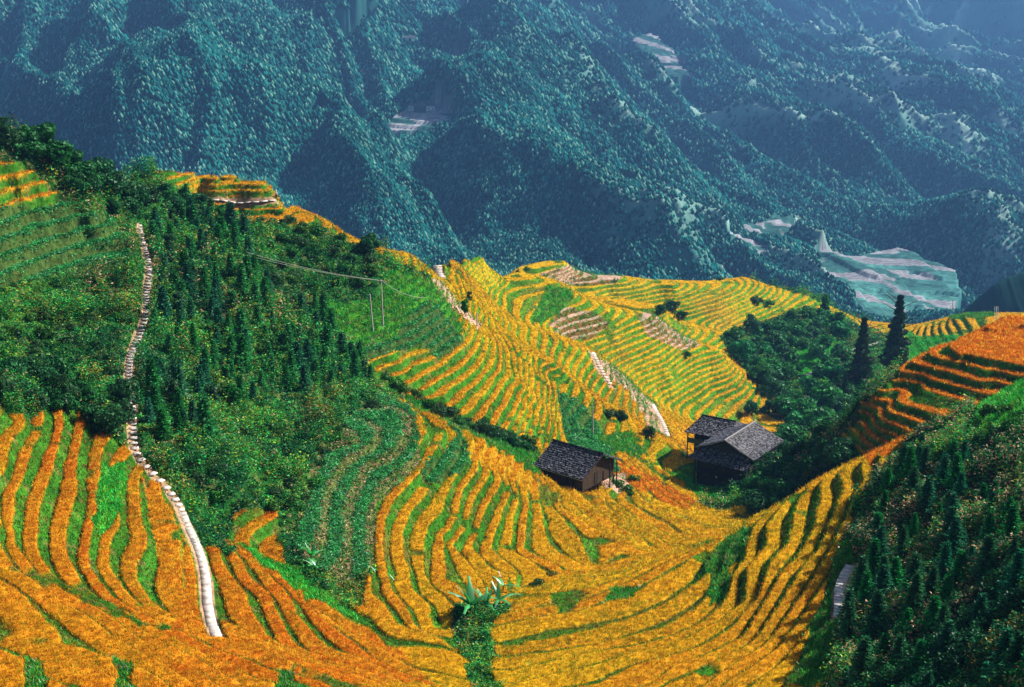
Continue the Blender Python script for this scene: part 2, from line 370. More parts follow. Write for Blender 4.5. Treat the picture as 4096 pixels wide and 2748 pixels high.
for nme, pl in PATHS.items():
    p = np.array(pl, float); q = []
    for a, b in zip(p[:-1], p[1:]):
        n_ = max(2, int(math.hypot(*(b - a)) / 14)); q += [a + (b - a) * t / n_ for t in range(n_)]
    q.append(p[-1]); q = np.array(q); x, y, z, ok = hit(q[:, 0], q[:, 1], 60 if nme != 'top' else 200)
    k = ok.copy()
    for i in range(1, len(x)):                      # drop jumps over a crest
        if abs(y[i] - y[i - 1]) > 25: k[i] = False
    x, y, z = x[k], y[k], z[k]
    for _ in range(4):
        x[1:-1] = (x[:-2] + 2 * x[1:-1] + x[2:]) / 4; y[1:-1] = (y[:-2] + 2 * y[1:-1] + y[2:]) / 4
    PATH3[nme] = (x, y, cub(GH, x, y))
PWID = {'stair': .42, 'mid': .7, 'low': .7, 'top': .9, 'right': .55, 'ledge': .55, 'val1': .7, 'val2': .7, 'val3': .7, 'saddle': 1.0}
PP = np.concatenate([np.stack([PATH3[n][0], PATH3[n][1], np.full(len(PATH3[n][0]), PWID[n])], 1) for n in PATH3])
def path_near(x, y):
    """1 on the path, 0 beside it"""
    out = np.zeros(x.shape); 
    for n, (a, b, c) in PATH3.items():
        w = PWID[n]; m = (x > a.min() - 3) & (x < a.max() + 3) & (y > b.min() - 3) & (y < b.max() + 3)
        if not m.any(): continue
        idx = np.nonzero(m); X = x[idx][:, None]; Y = y[idx][:, None]
        ax, ay, bx, by = a[:-1], b[:-1], a[1:], b[1:]; dx, dy = bx - ax, by - ay
        best = np.full(len(X), 99.)
        for s in range(0, len(X), 20000):
            t = np.clip(((X[s:s + 20000] - ax) * dx + (Y[s:s + 20000] - ay) * dy) / (dx * dx + dy * dy + 1e-9), 0, 1)
            best[s:s + 20000] = np.sqrt(((X[s:s + 20000] - ax - t * dx) ** 2 + (Y[s:s + 20000] - ay - t * dy) ** 2).min(1))
        out[idx] = np.maximum(out[idx], 1 - sstep(w * .75, w * 1.25 + .4, best))
    return out
# houses stand on level ground: x, y, radius, drop
PADS = [(9.4, 178.5, 6.0, 74.0), (34.8, 209.0, 8, 84.6)]
def ground(x, y):
    z = cub(GH, x, y)
    for cx, cy, r, dr in PADS:
        w_ = 1 - sstep(r * .6, r * 1.25, np.hypot(x - cx, y - cy)); z = z * (1 - w_) + (-dr) * w_
    kind, ex, hue, a, px, py = survey(x, y, z)
    h = -z + .16 * fbm(x / 7, y / 7, 1, 2) + .05 * fbm(x / 1.7, y / 1.7, 2, 2)
    # the left hill has taller steps
    wl = (px < 330) & (py < 690) & (y > 150) & (y < 200); sc_ = np.where(wl, .63, 1.0); h2 = np.where(wl, 41 + (h - 41) * .63, h)
    k = np.round(h2); t = h2 - k; at = np.abs(t)
    hk = _hash(k.astype(np.int64), np.floor(x / 45 + .5 * fbm(x / 20, y / 20, 90, 1)).astype(np.int64), 91); a = a + np.where(a < .4, (hk - .5) * .1, 0); hue = np.where((hue > 0), hue + (hk - .5) * .35, hue)
    S = np.sign(t) * .5 * sstep(np.where(a < .4, np.maximum(a, .34), a), .5, at)
    zt = -(np.where(wl, 41 + (k + S - 41) / .63, k + S))
    terr = np.select([kind == RICE, kind == SHRUB, kind == VEG, kind == CORN, kind == STUB], [1., .75, 1., .9, 1.], .85)
    terr = terr * (1 - .0 * ex)
    pn = path_near(x, y)
    zz = z * (1 - terr) + zt * terr
    tread = 1 - sstep(a - .02, a + .05, at)
    crop = np.where(kind == RICE, tread, 0) * (1 - sstep(.02, .3, pn))
    crop = crop * sstep(-.55, -.38, fbm(x / 5, y / 5, 44, 3) + (hue < 0) * .5)        # gaps in the crop
    zz = zz + .22 * crop
    zz = zz + np.where(kind == SHRUB, (.55 * fbm(x / 1.6, y / 1.6, 21, 3) + .9 * np.maximum(fbm(x / 5, y / 5, 23, 2), -.1)) * (1 - pn), .12 * fbm(x / .9, y / .9, 22, 2) * (1 - crop))
    zz = zz * (1 - pn) + (z - .12) * pn
    return zz, kind, ex, hue, crop, tread, t, px, py, pn
# ------------------------------------------------------------------ materials
def new_mat(name):
    m = bpy.data.materials.new(name); m.use_nodes = True; return m, m.node_tree.nodes, m.node_tree.links
def mat_plain(name, col, rough=.8, nscale=8., amt=.35, bump=0.0, trans=0.0):
    m, N, L = new_mat(name); b = N['Principled BSDF']; b.inputs['Roughness'].default_value = rough
    b.inputs['Specular IOR Level'].default_value = .25
    tc = N.new('ShaderNodeTexCoord'); no = N.new('ShaderNodeTexNoise'); no.inputs['Scale'].default_value = nscale; no.inputs['Detail'].default_value = 5
    L.new(tc.outputs['Object'], no.inputs['Vector'])
    mr = N.new('ShaderNodeMapRange'); mr.inputs[1].default_value = .3 if amt < .9 else .43; mr.inputs[2].default_value = .7 if amt < .9 else .60; mr.inputs[3].default_value = 1 - amt; mr.inputs[4].default_value = 1 + amt
    L.new(no.outputs['Fac'], mr.inputs[0]); mx = N.new('ShaderNodeVectorMath'); mx.operation = 'SCALE'; mx.inputs[0].default_value = col[:3]
    L.new(mr.outputs[0], mx.inputs['Scale']); L.new(mx.outputs[0], b.inputs['Base Color'])
    if bump:
        bp = N.new('ShaderNodeBump'); bp.inputs['Strength'].default_value = bump; L.new(no.outputs['Fac'], bp.inputs['Height']); L.new(bp.outputs[0], b.inputs['Normal'])
    return m
def mat_leaf(name, trans=.35, gloss=.0, gain=1.0, nscale=.6, amt=.25):
    """vertex-coloured foliage, some light passes through"""
    m, N, L = new_mat(name); N.remove(N['Principled BSDF']); out = N['Material Output']
    at = N.new('ShaderNodeAttribute'); at.attribute_name = 'tint'
    tc = N.new('ShaderNodeNewGeometry'); no = N.new('ShaderNodeTexNoise'); no.inputs['Scale'].default_value = nscale; no.inputs['Detail'].default_value = 4
    L.new(tc.outputs['Position'], no.inputs['Vector'])
    mr = N.new('ShaderNodeMapRange'); mr.inputs[1].default_value = .3; mr.inputs[2].default_value = .7; mr.inputs[3].default_value = gain * (1 - amt); mr.inputs[4].default_value = gain * (1 + amt)
    L.new(no.outputs['Fac'], mr.inputs[0]); mx = N.new('ShaderNodeVectorMath'); mx.operation = 'SCALE'
    L.new(at.outputs['Color'], mx.inputs[0]); L.new(mr.outputs[0], mx.inputs['Scale'])
    d = N.new('ShaderNodeBsdfDiffuse'); t = N.new('ShaderNodeBsdfTranslucent'); ms = N.new('ShaderNodeMixShader'); ms.inputs[0].default_value = trans
    L.new(mx.outputs[0], d.inputs[0]); L.new(mx.outputs[0], t.inputs[0]); L.new(d.outputs[0], ms.inputs[1]); L.new(t.outputs[0], ms.inputs[2]); last = ms
    if gloss:
        g = N.new('ShaderNodeBsdfGlossy'); g.inputs['Roughness'].default_value = .45; g.inputs[0].default_value = (.8, .9, .9, 1)
        m2 = N.new('ShaderNodeMixShader'); m2.inputs[0].default_value = gloss; L.new(ms.outputs[0], m2.inputs[1]); L.new(g.outputs[0], m2.inputs[2]); last = m2
    L.new(last.outputs[0], out.inputs[0]); return m
M_GROUND = mat_leaf('hillside_soil', 0.0, 0, 1.0, 1.5, .45)
M_RICE = mat_leaf('rice_leaves', .42, 0, 1.0, .25, .2)
M_LEAF = mat_leaf('green_leaves', .28, .015)
M_TREE = mat_leaf('tree_leaves', .25, .012)
M_BARK = mat_plain('bark', (.09, .065, .045), .9, 6, .4)
M_STONE = mat_plain('path_stone', (.50, .45, .42), .9, 2.2, .4)
M_TILE = mat_plain('roof_tiles', (.055, .055, .068), .5, 3.2, .95)
M_WOOD = mat_plain('dark_timber', (.022, .016, .012), .8, 4, .5)
M_WOOD2 = mat_plain('brown_timber', (.05, .03, .017), .8, 4, .5)
M_WHITE = mat_plain('white_paint', (.75, .75, .76), .6, 3, .1)
M_CONC = mat_plain('concrete', (.42, .40, .37), .8, 3, .15)
M_WIRE = mat_plain('aluminium_cable', (.38, .38, .34), .5, 3, .1)
# ------------------------------------------------------------------ mesh helpers
def mesh_np(name, V, F, mat=None, col=None, smooth=False):
    V = np.asarray(V, np.float32); F = np.asarray(F, np.int32); k = F.shape[1]
    me = bpy.data.meshes.new(name); me.vertices.add(len(V)); me.vertices.foreach_set('co', V.ravel())
    me.loops.add(F.size); me.loops.foreach_set('vertex_index', F.ravel()); me.polygons.add(len(F))
    me.polygons.foreach_set('loop_start', np.arange(0, F.size, k, dtype=np.int32))
    if smooth: me.polygons.foreach_set('use_smooth', np.ones(len(F), bool))
    me.update(calc_edges=True)
    if col is not None:
        a = me.color_attributes.new('tint', 'FLOAT_COLOR', 'POINT'); c = np.ones((len(V), 4), np.float32); c[:, :3] = col; a.data.foreach_set('color', c.ravel())
    if mat: me.materials.append(mat)
    return me
def link(me, name, parent=None, loc=None):
    o = bpy.data.objects.new(name, me); COL.objects.link(o)
    if parent: o.parent = parent
    if loc is not None: o.location = loc
    return o
def tag(o, label=None, cat=None, group=None, kind=None):
    if label: o['label'] = label
    if cat: o['category'] = cat
    if group: o['group'] = group
    if kind: o['kind'] = kind
    return o
def empty(name, loc, rz=0, **k):
    o = bpy.data.objects.new(name, None); COL.objects.link(o); o.location = loc; o.rotation_euler = (0, 0, rz); o.empty_display_size = .3
    return tag(o, **k)
class MB:
    def __init__(s): s.v = []; s.f = []
    def box(s, c, d, R=None):
        b = len(s.v); c = Vector(c)
        for sx in (-1, 1):
            for sy in (-1, 1):
                for sz in (-1, 1):
                    p = Vector((sx * d[0] / 2, sy * d[1] / 2, sz * d[2] / 2)); s.v.append(tuple(c + (R @ p if R else p)))
        for q in ((0, 1, 3, 2), (4, 6, 7, 5), (0, 4, 5, 1), (2, 3, 7, 6), (0, 2, 6, 4), (1, 5, 7, 3)): s.f.append([b + i for i in q])
    def bar(s, a, b, r, r2=None, n=6):
        a = Vector(a); b = Vector(b); r2 = r if r2 is None else r2; d = (b - a).normalized(); u = d.orthogonal().normalized(); w_ = d.cross(u); k = len(s.v)
        for p, q in ((a, r), (b, r2)):
            for i in range(n): t = 2 * math.pi * i / n; s.v.append(tuple(p + u * math.cos(t) * q + w_ * math.sin(t) * q))
        for i in range(n): j = (i + 1) % n; s.f.append([k + i, k + j, k + n + j, k + n + i])
        s.f.append([k + i for i in range(n)][::-1]); s.f.append([k + n + i for i in range(n)])
    def quad(s, *p):
        k = len(s.v); s.v += [tuple(q) for q in p]; s.f.append(list(range(k, k + len(p))))
    def build(s, name, mat, parent=None, loc=None):
        me = bpy.data.meshes.new(name); me.from_pydata(s.v, [], s.f); me.update(); me.materials.append(mat); return link(me, name, parent, loc)
# ------------------------------------------------------------------ the hillside
def palette(kind, ex, hue, crop, t, x, y):
    n = fbm(x / 3, y / 3, 50, 3)[..., None]; n2 = fbm(x / .8, y / .8, 51, 2)[..., None]; n3 = fbm(x / 14, y / 14, 52, 2)[..., None]
    soil = np.array([.20, .11, .045]) * (1 + .4 * n2); grass = np.array([.04, .17, .014]) * (1 + .6 * n); dgr = np.array([.018, .09, .016]) * (1 + .5 * n)
    olive = np.array([.14, .15, .02])
    g = grass * (1 - sstep(.1, .7, n3)) + olive * sstep(.1, .7, n3)
    g = g * (1 - sstep(.25, .6, n2) * .5) + soil * sstep(.25, .6, n2) * .5
    hh = hue[..., None]; rice = np.array([.70, .25, .016]) * (1 - np.clip(hh, 0, 1)) + np.array([.74, .47, .014]) * np.clip(hh, 0, 1)
    rice = np.where(hh < 0, np.array([.66, .20, .012]), rice)
    c = g.copy(); K = kind[..., None]
    yel = np.array([.22, .30, .01]) * (1 + .3 * n); c = np.where((K == RICE), c * .75 + .12 * yel * (hh > .6), c)  # bank ground toned down: soil colour plus painted grass shadow
    c = np.where(K == SHRUB, dgr * .75 + .25 * soil * (n2 > .2), c)
    c = np.where(K == GRASS, grass * .9 * (1 + ex[..., None] * .5) + .0, c)
    rowv = sstep(.0, .3, np.abs(t))[..., None]
    c = np.where(K == VEG, np.array([.016, .06, .012]) * (1 + .5 * n2) + .12 * soil * rowv, c); c = np.where(K == CORN, soil * .35 + dgr * .8, c)
    c = np.where(K == STUB, np.where(np.abs(t)[..., None] < .3, np.array([.40, .27, .20]) * (1 + .3 * n2), np.array([.18, .10, .03])), c)
    c = np.where(K == DIRT, np.array([.45, .27, .2]) * (1 + .3 * n2), c)
    cr = crop[..., None]; c = c * (1 - cr) + rice * .62 * (1 + .25 * n2) * cr
    return np.clip(c, 0.004, 1), rice
NX, NY = 1250, 2200
_u = np.linspace(-.60, .60, NX); _v = np.linspace(math.log(44.), math.log(735.), NY)
# finer columns in the middle of the fan
_u = np.sign(_u) * (np.abs(_u) / .6) ** 1.12 * .6
YY = np.exp(_v)[:, None] * np.ones(NX); XX = _u[None, :] * YY
ZZ, KIND, EX, HUE, CROP, TREAD, TT, PX, PY, PN = ground(XX, YY)
COLR, _ = palette(KIND, EX, HUE, CROP, TT, XX, YY)
COLR = np.where(PN[..., None] > .5, np.array([.3, .2, .12]), COLR)
# which ground can be seen from the viewpoint (only to put fewer plants on hidden slopes)
_, SY = project(XX, YY, ZZ); _run = np.minimum.accumulate(SY, 0); VIS = SY <= _run + 12
ii = np.arange(NX * NY).reshape(NY, NX); F = np.stack([ii[:-1, :-1], ii[:-1, 1:], ii[1:, 1:], ii[1:, :-1]], -1).reshape(-1, 4)
me = mesh_np('terraced_hillside', np.stack([XX, YY, ZZ], -1).reshape(-1, 3), F, M_GROUND, COLR.reshape(-1, 3), True)
tag(link(me, 'terraced_hillside'), 'steep green hillside cut into curving contour terraces', None, None, 'structure')
# ------------------------------------------------------------------ plants strewn over the hillside (one mesh each)
def lookup(x, y):
    v = (np.log(y) - _v[0]) / (_v[-1] - _v[0]) * (NY - 1); u = np.sign(x / y) * (np.abs(x / y) / .6) ** (1 / 1.12) * .6
    u = (u + .6) / 1.2 * (NX - 1)
    return np.clip(np.round(v).astype(int), 0, NY - 1), np.clip(np.round(u).astype(int), 0, NX - 1)
def tris(P, n, base_w, length, lean, spread, droop=0.0, up=None):
    """n blades per point; returns (N*n*3, 3)"""
    N = len(P); th = RNG.uniform(0, 2 * np.pi, (N, n)); le = RNG.uniform(.2, 1, (N, n)) * lean
    d = np.stack([np.cos(th) * np.sin(le), np.sin(th) * np.sin(le), np.cos(le)], -1)
    ph = RNG.uniform(0, 2 * np.pi, (N, n)); s = np.stack([np.cos(ph), np.sin(ph), np.zeros_like(ph)], -1)
    o = P[:, None, :] + RNG.normal(0, 1, (N, n, 3)) * spread[:, None, None] * np.array([1, 1, .25]); w_ = base_w[:, None, None] * RNG.uniform(.6, 1.3, (N, n, 1)); L = length[:, None, None] * RNG.uniform(.6, 1.25, (N, n, 1))
    a = o - s * w_; b = o + s * w_; c = o + d * L
    return np.stack([a, b, c], 2).reshape(-1, 3)
def leaves(P, n, size, spread, hgt):
    """n leaf-sized triangles per point, any way up"""
    N = len(P); o = P[:, None, :] + np.stack([RNG.normal(0, 1, (N, n)) * spread[:, None], RNG.normal(0, 1, (N, n)) * spread[:, None], RNG.uniform(0, 1, (N, n)) * hgt[:, None]], -1)
    a = RNG.normal(0, 1, (N, n, 3)); a[..., 2] *= .5; a /= np.linalg.norm(a, axis=-1, keepdims=True); b = RNG.normal(0, 1, (N, n, 3)); b[..., 2] *= .6; b /= np.linalg.norm(b, axis=-1, keepdims=True)
    s = size[:, None, None] * RNG.uniform(.6, 1.3, (N, n, 1))
    return np.stack([o + a * s, o - a * s * .5 + b * s * .55, o - a * s * .5 - b * s * .55], 2).reshape(-1, 3)
def strew(name, V, C, mat, label):
    F = np.arange(len(V)).reshape(-1, 3); return tag(link(mesh_np(name, V, F, mat, C), name), label, None, None, 'stuff')
NC = 900000
cu = RNG.uniform(-.47, .47, NC); cv = RNG.uniform(math.log(58.), math.log(520.), NC); cy = np.exp(cv); cx = cu * cy
j, i = lookup(cx, cy); keep = VIS[j, i] | (RNG.uniform(0, 1, NC) < .22)
# thin the nearest ground to about 26 plants per square metre
keep &= RNG.uniform(0, 1, NC) < np.clip(1.25 * (cy / 125.) ** 1.1, .25, 1.0)
cx, cy, j, i = cx[keep], cy[keep], j[keep], i[keep]
gz, gk, gex, gh, gc, gt, gtt, _, _, gp = ground(cx, cy); _, ricec = palette(gk, gex, gh, gc, gtt, cx, cy)
far = (cy / 125.); fs = np.clip(far, .7, 5) ** .62
rnd = lambda n: RNG.uniform(0, 1, (n, 1))
sel = (gc > .55); P = np.stack([cx, cy, gz - .15], -1)[sel]; n = len(P); nb = 4
V = tris(P, nb, .045 * fs[sel], .42 * np.minimum(fs[sel], 1.2), .65, .09 * fs[sel])
hv = gh[sel][:, None]; base = ricec[sel]
cl = base * RNG.uniform(.32, 1.3, (n, 1)); hk_ = _hash(np.round(-P[:, 2:3]).astype(np.int64), np.floor(P[:, 0:1] / 30).astype(np.int64), 92); gm = (RNG.uniform(0, 1, (n, 1)) < np.clip(.08 + .3 * (hk_ > .72) * (P[:, 1:2] < 240) + .22 * (P[:, 0:1] > -4) * (P[:, 1:2] < 132) + .5 * fbm(P[:, 0] / 4, P[:, 1] / 4, 61, 2)[:, None], .02, .6)) & (hv > 0)
cl = np.where(gm, np.array([.26, .34, .015]) * RNG.uniform(.4, 1.2, (n, 1)), cl); cl = np.where(rnd(n) < .12, np.array([.95, .72, .05]), cl)
cl = np.where((RNG.uniform(0, 1, (n, 1)) < .16) & (hv < .5), np.array([.42, .12, .012]), cl)
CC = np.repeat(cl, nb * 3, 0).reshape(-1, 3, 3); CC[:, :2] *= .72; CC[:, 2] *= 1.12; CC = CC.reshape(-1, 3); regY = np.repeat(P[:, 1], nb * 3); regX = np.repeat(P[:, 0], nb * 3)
spur = (regX > regY * .15) & (regY > 150) & (regY < 235)
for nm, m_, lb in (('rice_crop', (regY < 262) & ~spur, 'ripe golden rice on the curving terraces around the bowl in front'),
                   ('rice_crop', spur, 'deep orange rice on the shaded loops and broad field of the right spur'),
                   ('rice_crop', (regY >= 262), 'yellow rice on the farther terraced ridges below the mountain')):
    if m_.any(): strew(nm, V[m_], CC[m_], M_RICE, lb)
# grass on the banks
sel = (gc <= .55) & (gk == RICE) & (gp < .3); P = np.stack([cx, cy, gz - .05], -1)[sel]; n = len(P)
V = tris(P, 3, .05 * fs[sel], .22 * np.minimum(fs[sel], 1.5), 1.0, .14 * fs[sel]); t_ = fbm(P[:, 0] / 6, P[:, 1] / 6, 71, 2)[:, None]
yb = sstep(240, 300, P[:, 1:2]); q_ = rnd(n); cl = np.where(q_ < .38 + .6 * t_ - .1 * yb, np.array([.028, .25, .03]), np.where(q_ < .78 + .5 * t_, np.array([.11, .25, .014]) * (1 + .3 * yb), np.array([.34, .17, .03]) * (1 - .5 * yb))) * RNG.uniform(.2, 1.15, (n, 1))  # mixed bank greens, dark blades also carry painted grass shadow
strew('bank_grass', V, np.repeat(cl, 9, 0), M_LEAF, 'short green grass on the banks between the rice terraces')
# grass slopes
sel = ((gk == GRASS) | (gk == STUB) | (gk == DIRT) & (rnd(len(gk))[:, 0] < .15)) & (gp < .3) & ~((gk == STUB) & (np.abs(gtt) < .3)); P = np.stack([cx, cy, gz - .05], -1)[sel]; n = len(P)
V = tris(P, 4, .07 * fs[sel], .45 * fs[sel], 1.1, .18 * fs[sel]); br = gex[sel][:, None]
cl = np.where(rnd(n) < .8, np.array([.03, .32, .04]) * (1 + .6 * br), np.array([.2, .35, .02])) * RNG.uniform(.5, 1.35, (n, 1)); cl = np.where((rnd(n) < .1) & (br < .5), np.array([.35, .26, .14]), cl)
strew('slope_grass', V, np.repeat(cl, 12, 0), M_LEAF, 'lush green grass on the slopes between hedges and rice')
# vegetable and maize rows
sel = ((gk == VEG) & (gtt > -.30) | (gk == CORN)) & (gp < .3); P = np.stack([cx, cy, gz - .05], -1)[sel]; n = len(P)
row = np.where(gk[sel] == VEG, gtt[sel] > -.2, np.abs(gtt[sel]) < .27)[:, None]; V = leaves(P, 5, .17 * fs[sel], .17 * fs[sel], .55 * np.where(row[:, 0], 1, .4))
ck = (gk[sel] == CORN)[:, None]
cl = np.where(row, np.array([.03, .27, .06]), np.array([.03, .16, .02])) * RNG.uniform(.4, 1.5, (n, 1)); cl = np.where(~row & (rnd(n) < .35) & ck, np.array([.45, .3, .18]), cl)
cl = np.where(row & (rnd(n) < .12), np.array([.10, .32, .16]), cl)
strew('vegetable_rows', V, np.repeat(cl, 15, 0), M_LEAF, 'blue green leafy vegetable and maize rows planted along narrow terraces')
# undergrowth
FOOT_SHADE = np.array([.55, .4, .4])
sel = (gk == SHRUB) & (gp < .25); P = np.stack([cx, cy, gz - .1], -1)[sel]; n = len(P)
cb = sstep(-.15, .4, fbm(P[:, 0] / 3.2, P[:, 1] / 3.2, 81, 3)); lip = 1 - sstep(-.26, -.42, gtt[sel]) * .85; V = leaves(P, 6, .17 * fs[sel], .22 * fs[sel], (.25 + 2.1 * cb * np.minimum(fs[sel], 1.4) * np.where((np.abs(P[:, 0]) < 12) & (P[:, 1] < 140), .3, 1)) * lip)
t_ = fbm(P[:, 0] / 7, P[:, 1] / 7, 82, 2)[:, None]; t_ = t_ - .25 * (P[:, 0:1] > P[:, 1:2] * .1) * (P[:, 1:2] < 150) + .12; g_ = rnd(n)  # darker leaf mix on the near right slope, its shade put into the colour
cl = np.where(g_ < .45 - .9 * t_, np.array([.012, .13, .04]), np.where(g_ < .86 - .3 * t_, np.array([.03, .36, .06]), np.array([.26, .42, .03]))) * RNG.uniform(.2, 1.5, (n, 1)) * (.45 + .75 * vnoise(P[:, 0:1] / 1.9, P[:, 1:2] / 1.9, 87))
cl = np.where((fbm(P[:, 0] / 4, P[:, 1] / 4, 85, 2)[:, None] > .35) & (rnd(n) < .25), np.array([.34, .26, .04]), cl)
pl = (fbm(P[:, 0] / 9, P[:, 1] / 9, 83, 2)[:, None] > .0) & (rnd(n) < np.where((P[:, 0:1] > P[:, 1:2] * .2) & (P[:, 1:2] < 140), .2, np.where(P[:, 1:2] > 170, .1, .02))) & (P[:, 1:2] < 210); cl = np.where(pl, np.array([.55, .34, .2]), cl)
cl = cl * np.where((lip[:, None] < .5) & (rnd(n) < .6), FOOT_SHADE, 1.0); strew('undergrowth', V, np.repeat(cl, 18, 0), M_LEAF, 'tangled dark green undergrowth with tawny grass plumes between the trees')  # leaves at the riser foot darkened, shade painted into their colour
print('strewn', n)
# ------------------------------------------------------------------ trees
def crown_mesh(name, kind, seed, h, r, nleaf, ls, cA, cB):
    g = np.random.default_rng(seed)
    V = []; C = []
    if kind == 'fir':
        lv = int(11 + h * 1.2)
        for a in range(lv):
            f = a / (lv - 1); z = h * (.10 + .88 * f); R = r * (1 - f) ** .8 * g.uniform(.85, 1.1) + .06 * r; nb = int(5 + 6 * (1 - f)); t0 = g.uniform(0, 6.3)
            for b in range(nb):
                th = t0 + 6.283 * b / nb + g.uniform(-.25, .25); Rb = R * g.uniform(.75, 1.15); d = np.array([math.cos(th), math.sin(th), 0]); s = np.array([-d[1], d[0], 0]); m = max(2, int(nleaf / (lv * nb)))
                for q in range(m):
                    p = (q + g.uniform(.1, .9)) / m; o = d * Rb * p + np.array([0, 0, z - .22 * Rb * p + .10 * Rb * p * p])
                    ln = ls * (1.15 - .55 * p) * g.uniform(.7, 1.3); sd = g.choice([-1, 1]); e = d * .8 + s * sd * .8 + np.array([0, 0, g.uniform(-.35, .45)]); e /= np.linalg.norm(e)
                    k = np.cross(e, g.normal(0, 1, 3)); k /= np.linalg.norm(k) + 1e-6
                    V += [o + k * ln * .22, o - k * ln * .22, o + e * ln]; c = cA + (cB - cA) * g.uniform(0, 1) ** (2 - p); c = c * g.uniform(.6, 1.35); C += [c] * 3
        for q in range(8): V += [np.array([-.03, 0, h * .93]), np.array([.03, 0, h * .93]), np.array([g.uniform(-.1, .1), g.uniform(-.1, .1), h * 1.03])]; C += [cB] * 3
    else:
        nb = {'round': 11, 'bush': 8, 'tall': 16, 'cedar': 26}[kind]; lobes = []
        for b in range(nb):
            if kind == 'cedar': f = (b + .5) / nb; lobes.append((np.array([g.normal(0, .22) * r * (1 - f), g.normal(0, .22) * r * (1 - f), h * (.14 + .84 * f)]), r * (1 - f * .86) * g.uniform(.55, .95), .34))
            elif kind == 'tall': lobes.append((np.array([g.uniform(-.55, .55) * r, g.uniform(-.55, .55) * r, h * g.uniform(.28, .92)]), r * g.uniform(.35, .55), .8))
            else:
                th = g.uniform(0, 6.28); q = math.sqrt(g.uniform(0, 1)); lobes.append((np.array([math.cos(th) * q * r * .7, math.sin(th) * q * r * .7, h * (g.uniform(.45, .85) - .25 * q) if kind == 'round' else h * g.uniform(.2, .6) * (1.2 - .5 * q)]), r * g.uniform(.32, .52), .8))
        per = nleaf // nb
        for c0, R, fl in lobes:
            br = g.uniform(.7, 1.25)
            for q in range(per):
                d = g.normal(0, 1, 3); d /= np.linalg.norm(d); rr = R * g.uniform(.55, 1.08) ** .6; o = c0 + d * rr * np.array([1, 1, fl])
                nrm = d + g.normal(0, .55, 3); a = np.cross(nrm, g.normal(0, 1, 3)); a /= np.linalg.norm(a) + 1e-6; b_ = np.cross(nrm, a); b_ /= np.linalg.norm(b_) + 1e-6; s = ls * g.uniform(.6, 1.4)
                V += [o + a * s, o - a * s * .5 + b_ * s * .6, o - a * s * .5 - b_ * s * .6]; c = (cA + (cB - cA) * g.uniform(0, 1)) * br * g.uniform(.65, 1.3); C += [c] * 3
    V = np.array(V); C = np.array(C) * np.array([g.uniform(.6, 1.9), g.uniform(.7, 1.3), g.uniform(.5, 1.2)]); C = np.clip(C, .002, 1); return mesh_np(name, V, np.arange(len(V)).reshape(-1, 3), M_TREE, C)
def trunk_mesh(name, h, r, seed, limbs=5, kind='round'):
    g = random.Random(seed); mb = MB(); top = h * (.97 if kind in ('fir', 'cedar') else .7); segs = 5; p = Vector((0, 0, -.6))
    for i in range(segs):
        q = Vector((g.uniform(-.03, .03) * h if kind not in ('fir', 'cedar') else 0, g.uniform(-.03, .03) * h if kind not in ('fir', 'cedar') else 0, top * (i + 1) / segs)); mb.bar(p, q, r * (1 - i / segs * .85), r * (1 - (i + 1) / segs * .85), 6); p = q
    for i in range(limbs):
        z = top * g.uniform(.35, .95); t = g.uniform(0, 6.28); L = h * g.uniform(.18, .3); mb.bar((0, 0, z), (math.cos(t) * L, math.sin(t) * L, z + L * g.uniform(.2, .7)), r * .35, r * .1, 5)
    me = bpy.data.meshes.new(name); me.from_pydata(mb.v, [], mb.f); me.update(); me.materials.append(M_BARK); return me
A = np.array
DK, MD, LT, BL = A([.010, .085, .025]), A([.02, .17, .035]), A([.06, .24, .03]), A([.02, .15, .07])
PROTO = {}
def proto(key, kind, n, h, r, nleaf, ls, cA, cB, tr=.1, limbs=5):
    PROTO[key] = []
    for s in range(n):
        hh = h * (1 + .12 * (s - n / 2) / n); PROTO[key].append((crown_mesh('crown', kind, 100 + s * 7 + len(key), hh, r, nleaf, ls, cA, cB), trunk_mesh('trunk', hh, tr, s, 0 if kind in ('fir',) else limbs, kind)))
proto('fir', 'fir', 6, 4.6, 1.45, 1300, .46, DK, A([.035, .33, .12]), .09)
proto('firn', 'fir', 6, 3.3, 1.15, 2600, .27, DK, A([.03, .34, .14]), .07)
proto('round', 'round', 5, 6.0, 2.7, 1900, .30, DK, A([.035, .16, .03]), .17)
proto('bush', 'bush', 4, 2.4, 1.7, 900, .20, DK, A([.05, .2, .03]), .08, 4)
proto('valley', 'round', 6, 8.5, 3.9, 1100, .55, A([.010, .08, .03]), A([.04, .30, .09]), .22)
proto('tall', 'tall', 3, 8.0, 1.6, 1400, .32, DK, MD, .14)
proto('cedar', 'cedar', 2, 19.0, 3.6, 5200, .5, A([.006, .035, .015]), A([.014, .08, .03]), .4, 14)
def plant(name, key, x, y, z, s, label, group, idx=None):
    c, t = PROTO[key][random.randrange(len(PROTO[key])) if idx is None else idx]
    o = empty(name, (x, y, z), random.uniform(0, 6.28), label=label, cat='tree' if 'bush' not in name else 'bush', group=group)
    sz = s * random.uniform(.92, 1.08); o.scale = (sz * random.uniform(.9, 1.12), sz * random.uniform(.9, 1.12), s)
    link(t, 'trunk', o); link(c, 'crown', o); return o
def gz_at(x, y): return float(cub(GH, np.array([x], float), np.array([y], float))[0])
